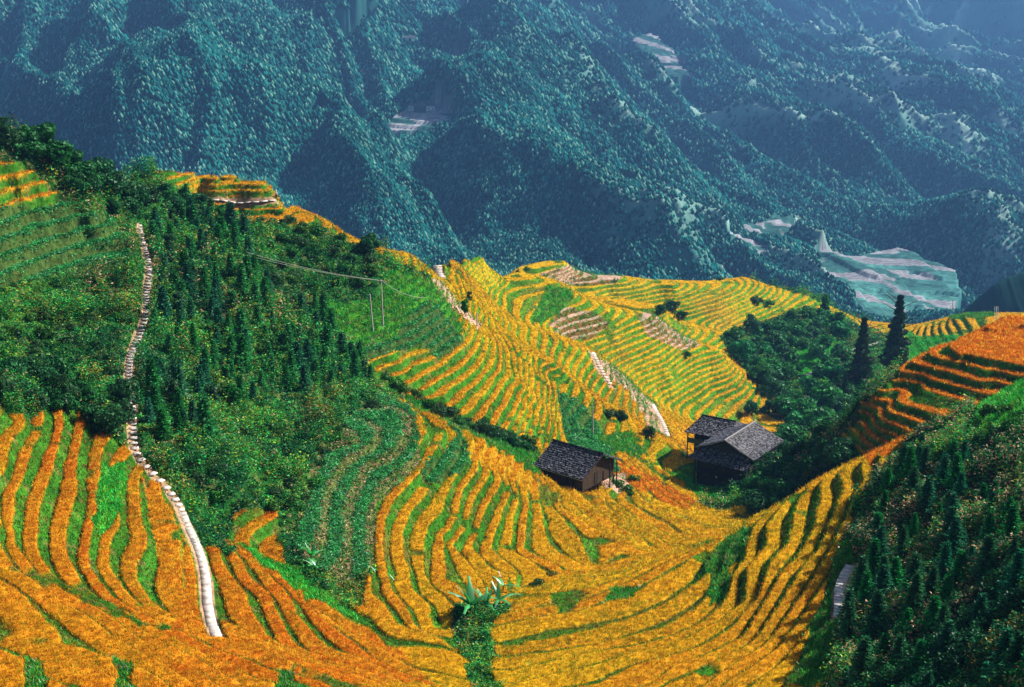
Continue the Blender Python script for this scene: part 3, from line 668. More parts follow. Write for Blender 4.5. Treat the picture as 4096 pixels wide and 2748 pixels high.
def fill(poly, n, dmin, jitter_seed, y0=48, ylim=(0, 999)):
    g = np.random.default_rng(jitter_seed); P = np.array(poly, float); out = []
    lo, hi = P.min(0), P.max(0); tries = g.uniform(0, 1, (n * 14, 2)) * (hi - lo) + lo
    m = inpoly(tries[:, 0], tries[:, 1], [tuple(p) for p in poly]); tries = tries[m]; x, y, z, ok = hit(tries[:, 0] * 1.7527, tries[:, 1] * 1.7527, y0)
    for a, b, c, d in zip(x, y, z, ok):
        if not d or b < ylim[0] or b > ylim[1]: continue
        if path_near(A([a]), A([b]))[0] > 0: continue
        if all((a - q[0]) ** 2 + (b - q[1]) ** 2 > dmin ** 2 for q in out): out.append((a, b, c))
        if len(out) >= n: break
    return out
FIRL = [(340, 620), (345, 520), (420, 450), (560, 540), (620, 690), (720, 700), (800, 800), (850, 870), (760, 900), (600, 900), (480, 1010), (400, 1030), (335, 1000), (345, 850), (350, 740)]
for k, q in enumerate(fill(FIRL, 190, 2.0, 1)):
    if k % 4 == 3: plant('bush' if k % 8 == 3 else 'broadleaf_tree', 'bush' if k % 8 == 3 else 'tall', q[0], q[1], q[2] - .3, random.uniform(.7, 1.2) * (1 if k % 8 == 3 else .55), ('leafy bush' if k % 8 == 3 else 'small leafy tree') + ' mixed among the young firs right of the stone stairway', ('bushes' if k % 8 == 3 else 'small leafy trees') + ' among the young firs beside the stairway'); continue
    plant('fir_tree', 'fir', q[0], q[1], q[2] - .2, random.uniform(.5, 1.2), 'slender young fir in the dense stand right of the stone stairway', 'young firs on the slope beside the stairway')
for q in fill([(560, 500), (700, 520), (850, 580), (880, 640), (720, 660), (600, 640)], 45, 2.6, 2): plant('bush', 'bush', q[0], q[1], q[2] - .2, random.uniform(.6, 1.1), 'leafy bush on the green slope under the ridge above the power poles', 'bushes on the slope above the power poles')
FIRR = [(1985, 1170), (2060, 1060), (2130, 1020), (2230, 1080), (2337, 1250), (2420, 1400), (2400, 1600), (1905, 1600), (1925, 1440), (1990, 1300)]
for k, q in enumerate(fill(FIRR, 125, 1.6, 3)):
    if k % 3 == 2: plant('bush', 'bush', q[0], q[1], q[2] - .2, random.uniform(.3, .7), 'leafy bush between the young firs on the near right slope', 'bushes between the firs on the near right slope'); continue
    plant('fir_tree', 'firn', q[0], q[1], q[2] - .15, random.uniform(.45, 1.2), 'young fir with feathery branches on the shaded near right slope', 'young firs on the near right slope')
for q in fill([(2200, 940), (2337, 940), (2430, 1100), (2337, 1250), (2230, 1060)], 26, 1.8, 13): plant('bush', 'bush', q[0], q[1], q[2] - .2, random.uniform(.4, .75), 'rounded green bush among plume grass at the top of the near right slope', 'bushes at the top of the near right slope')
# ragged wood along the left skyline
LS = [(10, 345, 1.1), (45, 350, .9), (75, 352, 1.05), (105, 372, 1.5), (128, 380, 1.1), (150, 392, .9), (175, 410, 1.15), (200, 425, 1.0), (222, 432, 1.1), (245, 445, 1.0), (268, 462, .95), (290, 470, 1.0), (215, 455, .8), (180, 440, .8), (310, 480, .9), (340, 470, .8), (372, 462, .9), (395, 480, .8), (430, 478, 1.0), (452, 482, .85), (405, 500, .9), (440, 510, .8), (260, 490, .7), (300, 500, .8)]
_x, _y, _z, _ = hit([a[0] * 1.7527 for a in LS], [a[1] * 1.7527 for a in LS], 120)
for i, a in enumerate(LS):
    big = i == 3; plant('broadleaf_tree', 'round', _x[i], _y[i], _z[i] - .4, a[2] * .92, 'tallest rounded tree on the left skyline' if big else 'bushy dark tree in the wood climbing the left skyline', None if big else 'dark trees of the wood along the left skyline')
# dark clump above the left rice
for q in fill([(0, 860), (90, 850), (200, 900), (290, 930), (295, 1000), (240, 1000), (150, 950), (60, 940), (0, 920)], 30, 1.9, 4): plant('broadleaf_tree', 'round', q[0], q[1], q[2] - .4, random.uniform(.45, .75), 'low dark tree in the clump above the left rice strips', 'dark trees above the left rice strips')
for q in fill([(0, 720), (300, 690), (320, 760), (290, 900), (180, 860), (0, 830)], 38, 2.1, 5): plant('bush', 'bush', q[0], q[1], q[2] - .2, random.uniform(.5, 1.0), 'green bush on the overgrown slope left of the stairway', 'bushes left of the stairway')
for q in fill([(335, 1020), (480, 1010), (850, 900), (860, 960), (720, 1080), (680, 1200), (560, 1160), (430, 1120)], 60, 2.2, 6): plant('bush', 'bush', q[0], q[1], q[2] - .25, random.uniform(.35, .75), 'low bush on the overgrown bank right of the lower stairway', 'bushes on the bank right of the lower stairway')
# hedge in the gully behind the golden crest
def along(pl, n, dy=0):
    P = np.array(pl, float); d = np.r_[0, np.cumsum(np.hypot(*np.diff(P, axis=0).T))]; t = np.linspace(0, d[-1], n); return np.interp(t, d, P[:, 0]), np.interp(t, d, P[:, 1])
ax_, ay_ = along([(880, 893), (960, 935), (1050, 975), (1130, 1005), (1215, 1040)], 26); _x, _y, _z, _ = hit(ax_ * 1.7527, ay_ * 1.7527 - 22, 150)
for i in range(len(_x)): plant('bush', 'bush', _x[i], _y[i] + random.uniform(-1, 3), gz_at(_x[i], _y[i]) - .3, random.uniform(.6, 1.1), 'dark bush in the gully hedge behind the golden crest', 'dark bushes of the gully hedge')
ax_, ay_ = along([(1130, 1010), (1180, 1028), (1222, 1040)], 8); _x, _y, _z, _ = hit(ax_ * 1.7527, ay_ * 1.7527, 150)
for i in range(len(_x)): plant('broadleaf_tree', 'round', _x[i], _y[i] + 2, gz_at(_x[i], _y[i] + 2) - .8, random.uniform(.35, .5), 'dark rounded tree tucked behind the left end of the lone barn', 'dark trees behind the left end of the barn')
# valley wood
for q in fill([(1650, 790), (1720, 750), (1860, 700), (1925, 745), (1930, 830), (1960, 940), (1940, 1040), (1830, 1090), (1790, 1000), (1790, 930), (1700, 850)], 100, 4.4, 7, 150, (215, 470)): plant('broadleaf_tree', 'valley', q[0], q[1], q[2] - .6, random.uniform(.35, 1.05), 'rounded tree in the valley wood beyond the farmhouses', 'trees of the valley wood')
for q in fill([(1960, 900), (2040, 860), (1960, 1000), (1930, 1080), (1900, 1090)], 22, 3.2, 17, 150, (215, 470)): plant('broadleaf_tree', 'valley', q[0], q[1], q[2] - .6, random.uniform(.45, .8), 'rounded tree in the valley wood beyond the farmhouses', 'trees of the valley wood')
for q in fill([(1790, 1040), (1860, 1000), (1960, 1050), (1930, 1090), (1830, 1140), (1730, 1180), (1700, 1170), (1725, 1110)], 46, 2.2, 8, 145, (150, 240)): plant('broadleaf_tree', 'round', q[0], q[1], q[2] - .5, random.uniform(.5, .95), 'dark leafy tree crowding the right side of the farmhouse', 'dark trees right of the farmhouse')
for px_, py_, s_, key, lb in ((1960, 898, 1.2, 'cedar', 'dark narrow conifer in the valley, the left one of the tall pair'), (2040, 862, 1.35, 'cedar', 'tall dark ragged conifer rising above the valley saddle, right of the pair'), (1925, 925, .5, 'cedar', 'short dark conifer left of the tall pair in the valley')):
    x, y, z, _ = hit([px_ * 1.7527], [py_ * 1.7527], 200); plant('conifer_tree', key, x[0], y[0], z[0] - .5, s_, lb, None, 0 if s_ < 1 else 1)
SING = [(1508, 722, 300, 'round', .8, 'dark tree with pale blossom on the middle ridge terraces'), (1535, 716, 380, 'round', 1.0, 'dark clump tree on the back ridge, beside the pale rock'), (1555, 735, 380, 'round', .8, 'dark tree below the clump on the back ridge terraces'),
        (1725, 690, 420, 'bush', 1.5, 'grey green bush between back ridge rice bands'), (1752, 698, 420, 'bush', 1.4, 'grey green bush right of its twin between back ridge rice bands'), (1565, 812, 300, 'bush', 1.0, 'small dark bush on the middle ridge rice'), (1645, 640, 420, 'bush', .9, 'small bush on the crest of the back ridge'),
        (848, 572, 205, 'round', .75, 'bushy tree on the skyline where the left ridge meets the golden crest'), (835, 580, 205, 'round', .6, 'lower bushy tree just left of the skyline tree'), (1072, 690, 225, 'tall', .35, 'small dark cypress like tree above the golden terraces'), (1060, 722, 225, 'tall', .5, 'dark upright tree below the small cypress'),
        (1405, 1112, 150, 'bush', .75, 'dark bush at the right foot of the lone barn'), (1432, 1125, 150, 'bush', .8, 'green bush on the bank right of the lone barn'), (1445, 1100, 160, 'bush', .7, 'round bush above the bank right of the lone barn'), (1395, 950, 200, 'bush', 1.0, 'bush below the stubble terraces'), (1480, 1000, 200, 'round', .5, 'small dark tree on the slope between the barn and the farmhouse'), (1420, 960, 200, 'round', .45, 'small dark tree above the vegetable slope'),
        (1620, 1085, 190, 'bush', 1.0, 'green bush at the left foot of the farmhouse'), (1595, 1100, 190, 'bush', .7, 'small bush on the grass left of the farmhouse'), (1690, 1185, 150, 'bush', .7, 'bush in the hollow below the farmhouse'), (1715, 950, 215, 'round', .85, 'leafy tree behind the upper farmhouse roof'), (1755, 945, 215, 'round', .95, 'leafy tree behind the main farmhouse ridge'),
        (1880, 725, 400, 'tall', 1.3, 'dark pointed tree on the rim of the back ridge'), (2010, 738, 420, 'tall', .8, 'small dark tree at the saddle left of the tall conifer'), (1240, 1180, 110, 'bush', .35, 'small bush in a gap of the rice below the barn'), (1265, 1320, 90, 'bush', .6, 'bush at the upper end of the stream gully'), (1225, 1335, 90, 'bush', .55, 'bush in the stream gully behind the banana plants')]
for px_, py_, y0_, key, s_, lb in SING:
    x, y, z, _ = hit([px_ * 1.7527], [py_ * 1.7527], y0_); plant('bush' if key == 'bush' else 'broadleaf_tree', key, x[0], y[0], z[0] - .3, s_, lb, None)
# ------------------------------------------------------------------ banana plants
M_BAN = mat_leaf('banana_leaves', .45, .12)
def banana(px_, py_, s, seed, label, nl=8):
    x, y, z, _ = hit([px_], [py_], 70); g = random.Random(seed); s *= 1.3; o = empty('banana_plant', (x[0], y[0], z[0] + .15), 0, label=label, cat='plant')
    mb = MB(); mb.bar((0, 0, -.3), (.05, 0, 1.1 * s), .13 * s, .08 * s, 8); mb.build('stem', mat_green, o)
    for k in range(nl):
        th = 6.28 * k / nl + g.uniform(-.4, .4); up = g.uniform(.5, 1.35); L = s * g.uniform(1.7, 2.5); V = []; Fc = []; C = []; c = A([.03, .30, .06]) * g.uniform(.6, 1.5); n_ = 9
        for a in range(n_ + 1):
            t = a / n_; el = up - 1.6 * t * t * g.uniform(.9, 1.1); d = math.cos(max(el, -1)) * L * t; zz = math.sin(up) * L * t - .55 * L * t * t * (1.5 - up); w_ = .27 * s * math.sin(min(1, t * 1.25 + .03) * math.pi * .93) ** .6 if t > .08 else .03
            r_ = L * t * math.cos(up) * (1.0 + .4 * t); p = Vector((math.cos(th) * r_, math.sin(th) * r_, 1.0 * s + zz)); sd = Vector((-math.sin(th), math.cos(th), 0)) * w_
            rag = g.uniform(.8, 1.1); V += [p - sd * rag + Vector((0, 0, -.25 * w_)), p + Vector((0, 0, .12 * w_)), p + sd * rag + Vector((0, 0, -.25 * w_))]; C += [c * .8, c * 1.3, c]
            if a: b = 3 * (a - 1); Fc += [(b, b + 1, b + 4, b + 3), (b + 1, b + 2, b + 5, b + 4)]
        link(mesh_np('leaf', A([tuple(v) for v in V]), A(Fc), M_BAN, A(C), True), 'leaf', o)
mat_green = mat_plain('banana_stem', (.08, .14, .03), .7, 4, .3)
banana(1886, 2478, 1.0, 1, 'big banana plant with upright leaves, left end of the gully clump', 9)
banana(1945, 2460, .75, 2, 'banana plant with arching leaves in the middle of the gully clump')
banana(1995, 2440, .7, 3, 'banana plant with shining leaves at the right end of the gully clump')
banana(2012, 2375, .6, 4, 'single small banana plant among the rice above the gully', 4)
banana(1245, 2260, .6, 5, 'small banana plant in the vegetable strips on the slope', 8)
banana(1262, 2300, .55, 6, 'yellowing small banana plant below the other in the vegetable strips', 7)
# ------------------------------------------------------------------ stone paths
def path_obj(nme, label, step, rise=True):
    x, y, z = PATH3[nme]; d = np.r_[0, np.cumsum(np.hypot(np.diff(x), np.diff(y)))]; w_ = PWID[nme]; V = []; Fc = []; g = random.Random(5); s = 0
    while s < d[-1] - step:
        smooth_part = nme == 'stair' and np.interp(s, d, y) < 113.5
        st = step if not smooth_part else 1.2
        gap = .0 if smooth_part else .0
        a, b = s, s + st * (.58 if not smooth_part and rise else 1.0); pts = []
        for q in (a, b):
            px_ = np.interp(q, d, x); py_ = np.interp(q, d, y); e = .4; tx = np.interp(q + e, d, x) - np.interp(q - e, d, x); ty = np.interp(q + e, d, y) - np.interp(q - e, d, y); l = math.hypot(tx, ty) + 1e-6
            nx, ny = -ty / l * w_, tx / l * w_; j1 = g.uniform(.94, 1.06); pts += [(px_ + nx * j1, py_ + ny * j1), (px_ - nx * j1, py_ - ny * j1)]
        if smooth_part or not rise: za, zb = np.interp(a, d, z) + .06, np.interp(b, d, z) + .06
        else: za = zb = max(np.interp(a, d, z), np.interp(b, d, z)) + .03 + g.uniform(-.02, .02)
        k = len(V); t = .12
        for (p, zz) in ((pts[0], za), (pts[1], za), (pts[3], zb), (pts[2], zb)): V.append((p[0], p[1], zz))
        for (p, zz) in ((pts[0], za), (pts[1], za), (pts[3], zb), (pts[2], zb)): V.append((p[0], p[1], zz - t))
        Fc += [(k, k + 1, k + 2, k + 3), (k, k + 4, k + 5, k + 1), (k + 1, k + 5, k + 6, k + 2), (k + 2, k + 6, k + 7, k + 3), (k + 3, k + 7, k + 4, k)]; s += st + (.02 if smooth_part or not rise else g.uniform(.0, .05))
    if V: tag(link(mesh_np(nme, A(V), A(Fc), M_STONE), 'stone_path'), label, None, None, 'structure')
path_obj('stair', 'long pale stone stairway winding down the left slope', 1.05); path_obj('mid', 'pale stone steps on the middle ridge', .9); path_obj('low', 'lower pale stone steps above the farmhouse', 1.0)
path_obj('top', 'short white path on the saddle of the golden ridge', .8); path_obj('right', 'paved stone path at the edge of the near right firs', .7, False); path_obj('ledge', 'narrow earth ledge path under the skyline terraces', 1.5, False)
for n_ in ('val1', 'val2', 'val3', 'saddle'): path_obj(n_, 'thin pale footpath in the valley wood', 1.5, False)
# ------------------------------------------------------------------ houses
def roof_plane(mb, a, b, c, d, tile=.32, course=.38, seed=0):
    """a-b along the ridge, d-c along the eave; rows of overlapping tiles"""
    g = random.Random(seed); a, b, c, d = map(Vector, (a, b, c, d)); n = (b - a).cross(d - a).normalized(); n = n if n.z > 0 else -n; R = max(2, int((d - a).length / course)); Q = max(2, int(max((b - a).length, (c - d).length) / tile))
    P = lambda u, v: (a.lerp(b, u)).lerp(d.lerp(c, u), v)
    sag = lambda v: Vector((0, 0, -.16 * math.sin(math.pi * v)))
    for r in range(R):
        for q in range(Q):
            u0, u1, v0, v1 = q / Q, (q + 1) / Q, r / R, min(1.0, (r + 1.25) / R); l = n * (.05 + g.uniform(0, .09)); m = n * g.uniform(-.01, .03); tl = n * g.uniform(-.06, .06)
            p = [P(u0, v0) + m + sag(v0), P(u1, v0) + m + sag(v0), P(u1, v1) + l + tl + sag(v1), P(u0, v1) + l - tl + sag(v1)]; mb.quad(*p)
            mb.quad(p[3], p[2], p[2] - n * .07, p[3] - n * .07)
    mb.quad(P(0, 0) - n * .1, P(0, 1) - n * .1, P(1, 1) - n * .1, P(1, 0) - n * .1)
def planks(mb, a, b, z0, z1, seed, w_=.28, gap=.25):
    g = random.Random(seed); a = Vector(a); b = Vector(b); L = (b - a).length; n = max(1, int(L / w_)); d = (b - a).normalized(); ang = math.atan2(d.y, d.x); R = Matrix.Rotation(ang, 3, 'Z')
    for i in range(n):
        c = a + d * (i + .5) * L / n; zt = z1(i / n) if callable(z1) else z1; zb = z0 + g.uniform(-.12, .05)
        if g.random() < .03: continue
        mb.box((c.x, c.y, (zb + zt) / 2), (L / n * .93, .05 + g.uniform(0, .04), zt - zb), R)
# lone barn
def barn():
    cx, cy = 9.5, 177.9; u = Vector((.78, -.63, 0)); v = Vector((.63, .78, 0)); hl, hs = 4.45, 4.9; zr, ze = -68.0, -70.4; g0 = -74.2
    o = empty('barn', (cx, cy, g0), 0, label='dark timber barn on stilts alone among golden rice', cat='barn'); B = Vector((-cx, -cy, -g0))
    W = lambda a, b, z: Vector((cx, cy, z)) + u * a + v * b + B
    r_ = MB(); roof_plane(r_, W(-hl, 0, zr), W(hl, 0, zr), W(hl, -hs, ze), W(-hl, -hs, ze), seed=1); roof_plane(r_, W(-hl, 0, zr), W(hl, 0, zr), W(hl, hs, ze), W(-hl, hs, ze), seed=2); ro = r_.build('roof', M_TILE, o)
    c = MB(); c.bar(W(-hl - .1, 0, zr + .1), W(hl + .1, 0, zr + .1), .14, n=6); c.build('ridge_cap', M_TILE, ro)
    b_ = MB(); 
    for s in (-1, 1): b_.bar(W(hl - .05, 0, zr - .12), W(hl - .05, s * hs, ze - .14), .09); b_.bar(W(-hl + .05, 0, zr - .12), W(-hl + .05, s * hs, ze - .14), .09)
    for k in range(12):
        f = -hl + .35 + k * (2 * hl - .7) / 11
        for s in (-1, 1): b_.bar(W(f, 0, zr - .16), W(f, s * hs, ze - .16), .05, n=4)
    b_.build('rafters', M_WOOD, ro)
    wl, ws = hl - .75, hs - 1.05; fl = -72.5; w_ = MB(); gab = lambda b0, b1: (lambda t: zr - .35 - abs(b0 + (b1 - b0) * t) / hs * (zr - ze))
    planks(w_, W(wl, -ws, 0), W(wl, ws, 0), fl - B.z * 0 + B.z, lambda t: zr - .3 - abs(-ws + 2 * ws * t) / hs * (zr - ze) + B.z - .25, 3); planks(w_, W(-wl, -ws, 0), W(-wl, ws, 0), fl + B.z, lambda t: zr - .55 - abs(-ws + 2 * ws * t) / hs * (zr - ze) + B.z, 4)
    planks(w_, W(-wl, -ws, 0), W(wl, -ws, 0), fl + B.z, ze + .25 + B.z, 5); planks(w_, W(-wl, ws, 0), W(wl, ws, 0), fl + B.z, ze + .25 + B.z, 6)
    wa = w_.build('wall', M_WOOD2, o)
    f_ = MB(); R = Matrix.Rotation(math.atan2(u.y, u.x), 3, 'Z'); f_.box(W(0, 0, fl - .08), (2 * wl + .2, 2 * ws + .2, .16), R)
    for b in (-ws, ws): f_.box(W(0, b * 1.02, fl - .2), (2 * wl + .5, .18, .2), R)
    f_.build('floor', M_WOOD, o)
    for a in (-wl, 0, wl):
        for b in (-ws, 0, ws): p = MB(); p.bar(W(a, b, g0 - 1.2), W(a, b, fl - .15), .12); p.build('post', M_WOOD, o)
    for a in (wl + .55,):
        for b in (ws * .55, ws): p = MB(); p.bar(W(a, b, g0 - .8), W(a, b, ze + .1), .09); p.build('post', M_WOOD, o)
    q = MB(); q.bar(W(-hl * .6, -hs - .04, ze - .12), W(hl, -hs - .04, ze - .12), .035); q.build('gutter', M_CONC, o)
    d_ = MB(); d_.box(W(wl + .07, -.6, fl + .95), (.06, .9, 1.8), R); d_.build('door', M_WOOD, o)
barn()
def farmhouse():
    g0 = -84.6; cx, cy = 35.0, 207.0; o = empty('farmhouse', (cx, cy, g0), 0, label='large dark timber farmhouse with grey tiled gable roof and skirt roof', cat='house'); B = Vector((-cx, -cy, -g0))
    u = Vector((.59, .81, 0)); v = Vector((.81, -.59, 0)); P1 = Vector((35.2, 202.6, 0)); L = 10.8; zr = -76.2; ze = -78.5; hs = 5.3
    W = lambda a, b, z: Vector((P1.x, P1.y, z)) + u * a + v * b + B
    r_ = MB(); roof_plane(r_, W(-.5, 0, zr), W(L, 0, zr), W(L + .3, hs, ze), W(-.5, hs, ze), seed=11); roof_plane(r_, W(-.5, 0, zr), W(L, 0, zr), W(L + .3, -hs, ze), W(-.5, -hs, ze), seed=12); ro = r_.build('roof', M_TILE2, o)
    k = MB(); k.bar(W(-.6, 0, zr + .12), W(L, 0, zr + .16), .15); k.bar(W(-.5, 0, zr + .08), W(-.5, -hs, ze + .1), .13); k.bar(W(-.5, 0, zr + .08), W(-.5, hs, ze + .1), .13); k.build('ridge_cap', M_RIDGE, ro)
    s_ = MB(); roof_plane(s_, W(-.1, -hs + .6, ze + .25), W(-.1, hs - .6, ze + .25), W(-2.6, hs + .3, ze - 1.25), W(-2.6, -hs - .3, ze - 1.25), seed=13); sk = s_.build('skirt_roof', M_TILE2, o)
    g_ = MB(); planks(g_, W(-.12, -hs * .85, 0), W(-.12, hs * .85, 0), ze + .2 + B.z, lambda t: zr - .35 - abs(-1 + 2 * t) * .85 * (zr - ze) + B.z, 14); g_.build('gable', M_WOOD, o)
    wl = MB(); wb = hs - .9; planks(wl, W(-1.3, -wb, 0), W(-1.3, wb, 0), g0 + .3 + B.z, ze - .75 + B.z, 15); planks(wl, W(-1.3, wb, 0), W(L - .8, wb, 0), g0 + .3 + B.z, ze + .3 + B.z, 16); planks(wl, W(-1.3, -wb, 0), W(L - .8, -wb, 0), g0 + .3 + B.z, ze + .3 + B.z, 17); planks(wl, W(L - .8, -wb, 0), W(L - .8, wb, 0), g0 + .3 + B.z, ze + .3 + B.z, 18)
    wa = wl.build('wall', M_WOOD, o)
    for z_, n_ in ((-80.6, 3), (-82.9, 2)):
        for i in range(n_):
            b = -wb * .6 + i * wb * 1.2 / max(1, n_ - 1); R = Matrix.Rotation(math.atan2(v.y, v.x), 3, 'Z'); q = MB(); q.box(W(-1.4, b, z_), (1.0, .08, 1.1), R); wi = q.build('window', M_WOOD2, o); q = MB(); q.box(W(-1.45, b, z_), (.8, .06, .9), R); q.build('shutter', M_WOOD, wi)
    for b in (-wb, wb): q = MB(); q.bar(W(-2.3, b, g0 - 1), W(-2.3, b, ze - 1.1), .13); q.build('post', M_WOOD, o)
    q = MB(); q.box(W(-1.9, 0, -81.7), (2 * wb, 1.2, .14), Matrix.Rotation(math.atan2(v.y, v.x), 3, 'Z')); q.build('balcony', M_WOOD, o)
    q = MB(); q.box(W(L / 2 - 1, 0, g0 - .5), (L + 1.5, 2 * wb + .6, 1.3), Matrix.Rotation(math.atan2(u.y, u.x), 3, 'Z')); q.build('stone_base', M_CONC2, o)
M_TILE2 = mat_plain('grey_roof_tiles', (.075, .075, .09), .5, 2.8, .95); M_RIDGE = mat_plain('pale_ridge_mortar', (.22, .21, .22), .7, 4, .2); M_CONC2 = mat_plain('dark_stone', (.09, .085, .08), .9, 2, .3)
farmhouse()
def annex():
    g0 = -84.6; cx, cy = 35, 217; o = empty('farm_annex', (cx, cy, g0), 0, label='smaller dark roofed farm building with open balcony behind the farmhouse', cat='house'); B = Vector((-cx, -cy, -g0))
    u = Vector((.85, -.53, 0)); v = Vector((-.53, -.85, 0)); P1 = Vector((33.6, 219, 0)); L = 6.3; zr = -77.7; ze = -79.6; hs = 4.6
    W = lambda a, b, z: Vector((P1.x, P1.y, z)) + u * a + v * b + B
    r_ = MB(); roof_plane(r_, W(0, 0, zr), W(L, 0, zr), W(L + .7, hs, ze), W(-1.3, hs, ze), seed=21); roof_plane(r_, W(0, 0, zr), W(L, 0, zr), W(L + .7, -hs, ze), W(-1.3, -hs, ze), seed=22)
    r_.quad(W(0, 0, zr), W(-1.3, hs, ze), W(-1.3, -hs, ze)); r_.quad(W(L, 0, zr), W(L + .7, -hs, ze), W(L + .7, hs, ze)); ro = r_.build('roof', M_TILE2, o)
    c = MB(); c.bar(W(-.1, 0, zr + .08), W(L + .1, 0, zr + .08), .12); c.build('ridge_cap', M_TILE, ro)
    w_ = MB(); planks(w_, W(-.3, hs - 2.2, 0), W(L, hs - 2.2, 0), g0 + B.z, ze + .4 + B.z, 23); planks(w_, W(-.3, -hs + .8, 0), W(L, -hs + .8, 0), g0 + B.z, ze + .4 + B.z, 24); planks(w_, W(-.3, -hs + .8, 0), W(-.3, hs - 2.2, 0), g0 + B.z, ze + .4 + B.z, 25); planks(w_, W(L, -hs + .8, 0), W(L, hs - 2.2, 0), g0 + B.z, ze + .4 + B.z, 26); w_.build('wall', M_WOOD2, o)
    q = MB(); R = Matrix.Rotation(math.atan2(u.y, u.x), 3, 'Z'); q.box(W(L / 2 - .3, hs - 1.3, -81.5), (L + 1.2, 1.9, .15), R); q.box(W(L / 2 - .3, hs - .4, -81.05), (L + 1.2, .1, .8), R); q.build('balcony', M_CONC2, o)
    for a in (-.8, 1.6, 4.2): q = MB(); q.bar(W(a, hs - .5, g0 - .5), W(a, hs - .5, ze), .1); q.build('post', M_WOOD2, o)
    for a, s, lb in ((2.3, 1.0, 'larger white sack on the balcony rail of the farm annex'), (4.4, .65, 'smaller white sack on the balcony rail, nearer the farmhouse roof')):
        q = MB(); q.box((0, 0, .28 * s), (1.3 * s, .55 * s, .5 * s)); q.box((.2 * s, 0, .6 * s), (.7 * s, .45 * s, .25 * s)); b = q.build('white_sack', M_WHITE); md = b.modifiers.new('bevel', 'BEVEL'); md.width = .1; md.segments = 3
        p = W(a, hs - .9, -81.42) - B; b.location = p; b.rotation_euler = (0, 0, math.atan2(u.y, u.x)); tag(b, lb, 'sack')
annex()
# ------------------------------------------------------------------ poles, wires, pipes
def pole(px_, pt, pb, y0, label, arms=1, pxt=None):
    x, y, z, _ = hit([px_], [pb], y0); x, y, z = x[0], y[0], z[0]; rx, ry, rz = ray(px_ if pxt is None else pxt, pt); top = rz / ry * y; xt = rx / ry * y
    o = empty('utility_pole', (x, y, z), 0, label=label, cat='pole'); m = MB(); m.bar((0, 0, -.5), (xt - x, 0, top - z), .15, .10, 8); m.build('shaft', M_CONC, o)
    for a in range(arms):
        c = MB(); c.box((xt - x, 0, top - z - .2 - a * .7), (1.3, .08, .1)); ca = c.build('crossarm', M_CONC, o)
        for s in (-.55, 0, .55): i_ = MB(); i_.bar((xt - x + s, 0, top - z - .14 - a * .7), (xt - x + s, 0, top - z + .06 - a * .7), .04, .03); i_.build('insulator', M_WHITE, ca)
    return Vector((xt, y, top))
p1 = pole(1532, 1120, 1308, 160, 'taller concrete power pole carrying the cables across the green slope', 1, 1524)
p2 = pole(1492, 1176, 1325, 160, 'shorter bare concrete pole just left of the taller power pole', 0, 1479)
p3 = pole(2372, 1616, 1741, 180, 'slim lone pole in the vegetable slope above the barn', 0, 2369)
p4 = pole(3812, 1199, 1252, 380, 'small distant pole on the flat green knoll', 1); p5 = pole(3986, 1226, 1290, 380, 'distant pole with cross arm behind the right spur', 2)
p6 = pole(1908, 1250, 1302, 200, 'short dark post beside the bare rock on the golden ridge', 0)
def wire(a, b, sag, label, r=.035):
    m = MB(); P = [Vector(a).lerp(Vector(b), t / 16) - Vector((0, 0, sag * 4 * t / 16 * (1 - t / 16))) for t in range(17)]
    for p, q in zip(P[:-1], P[1:]): m.bar(p, q, r, n=5)
    tag(m.build('power_cable', M_WIRE), label, 'cable')
x, y, z, _ = hit([985], [1090], 150); rx, ry, rz = ray(985, 1008); q0 = Vector((rx / ry * y[0], y[0], rz / ry * y[0]))
for k, dz in enumerate((0, .45)): wire(q0 + Vector((0, 0, -dz)), p1 + Vector((-.5 + k, 0, -dz * .3)), .5, ('upper' if k == 0 else 'lower') + ' pale power cable from the firs to the taller pole', .03)
x, y, z, _ = hit([1705], [1225], 180); q1 = Vector((x[0], y[0], z[0] + 1.5)); wire(p1, q1, .8, 'pale power cable running right from the taller pole down to the slope', .03)
q2 = p5 + Vector((-52, -150, -8)); 
for k in range(3): wire(p5 + Vector((-.55 + .55 * k, 0, 0)), q2 + Vector((-.5 + .6 * k, 0, -k * .4)), 2.0, ('left', 'middle', 'right')[k] + ' thin cable dropping from the distant pole behind the right spur', .03)
def stick(a, b, lift, label, name='water_pipe', r=.04, y0=70):
    x, y, z, _ = hit([a[0], b[0]], [a[1], b[1]], y0); m = MB(); m.bar((x[0], y[0], z[0] + lift), (x[1], y[1], z[1] + lift + .1), r); tag(m.build(name, M_WHITE), label, 'pipe')
stick((1487, 2296), (1502, 2318), .75, 'white water pipe across the terrace edge, leftmost of the three'); stick((1560, 2329), (1577, 2354), .8, 'white water pipe on the terrace edge, middle of the three'); stick((1993, 2312), (2004, 2338), .8, 'white water pipe above the single banana plant')
stick((2737, 1818), (2772, 1846), .5, 'long pale bamboo gutter leading to the farmhouse', 'bamboo_gutter', .08, 185)
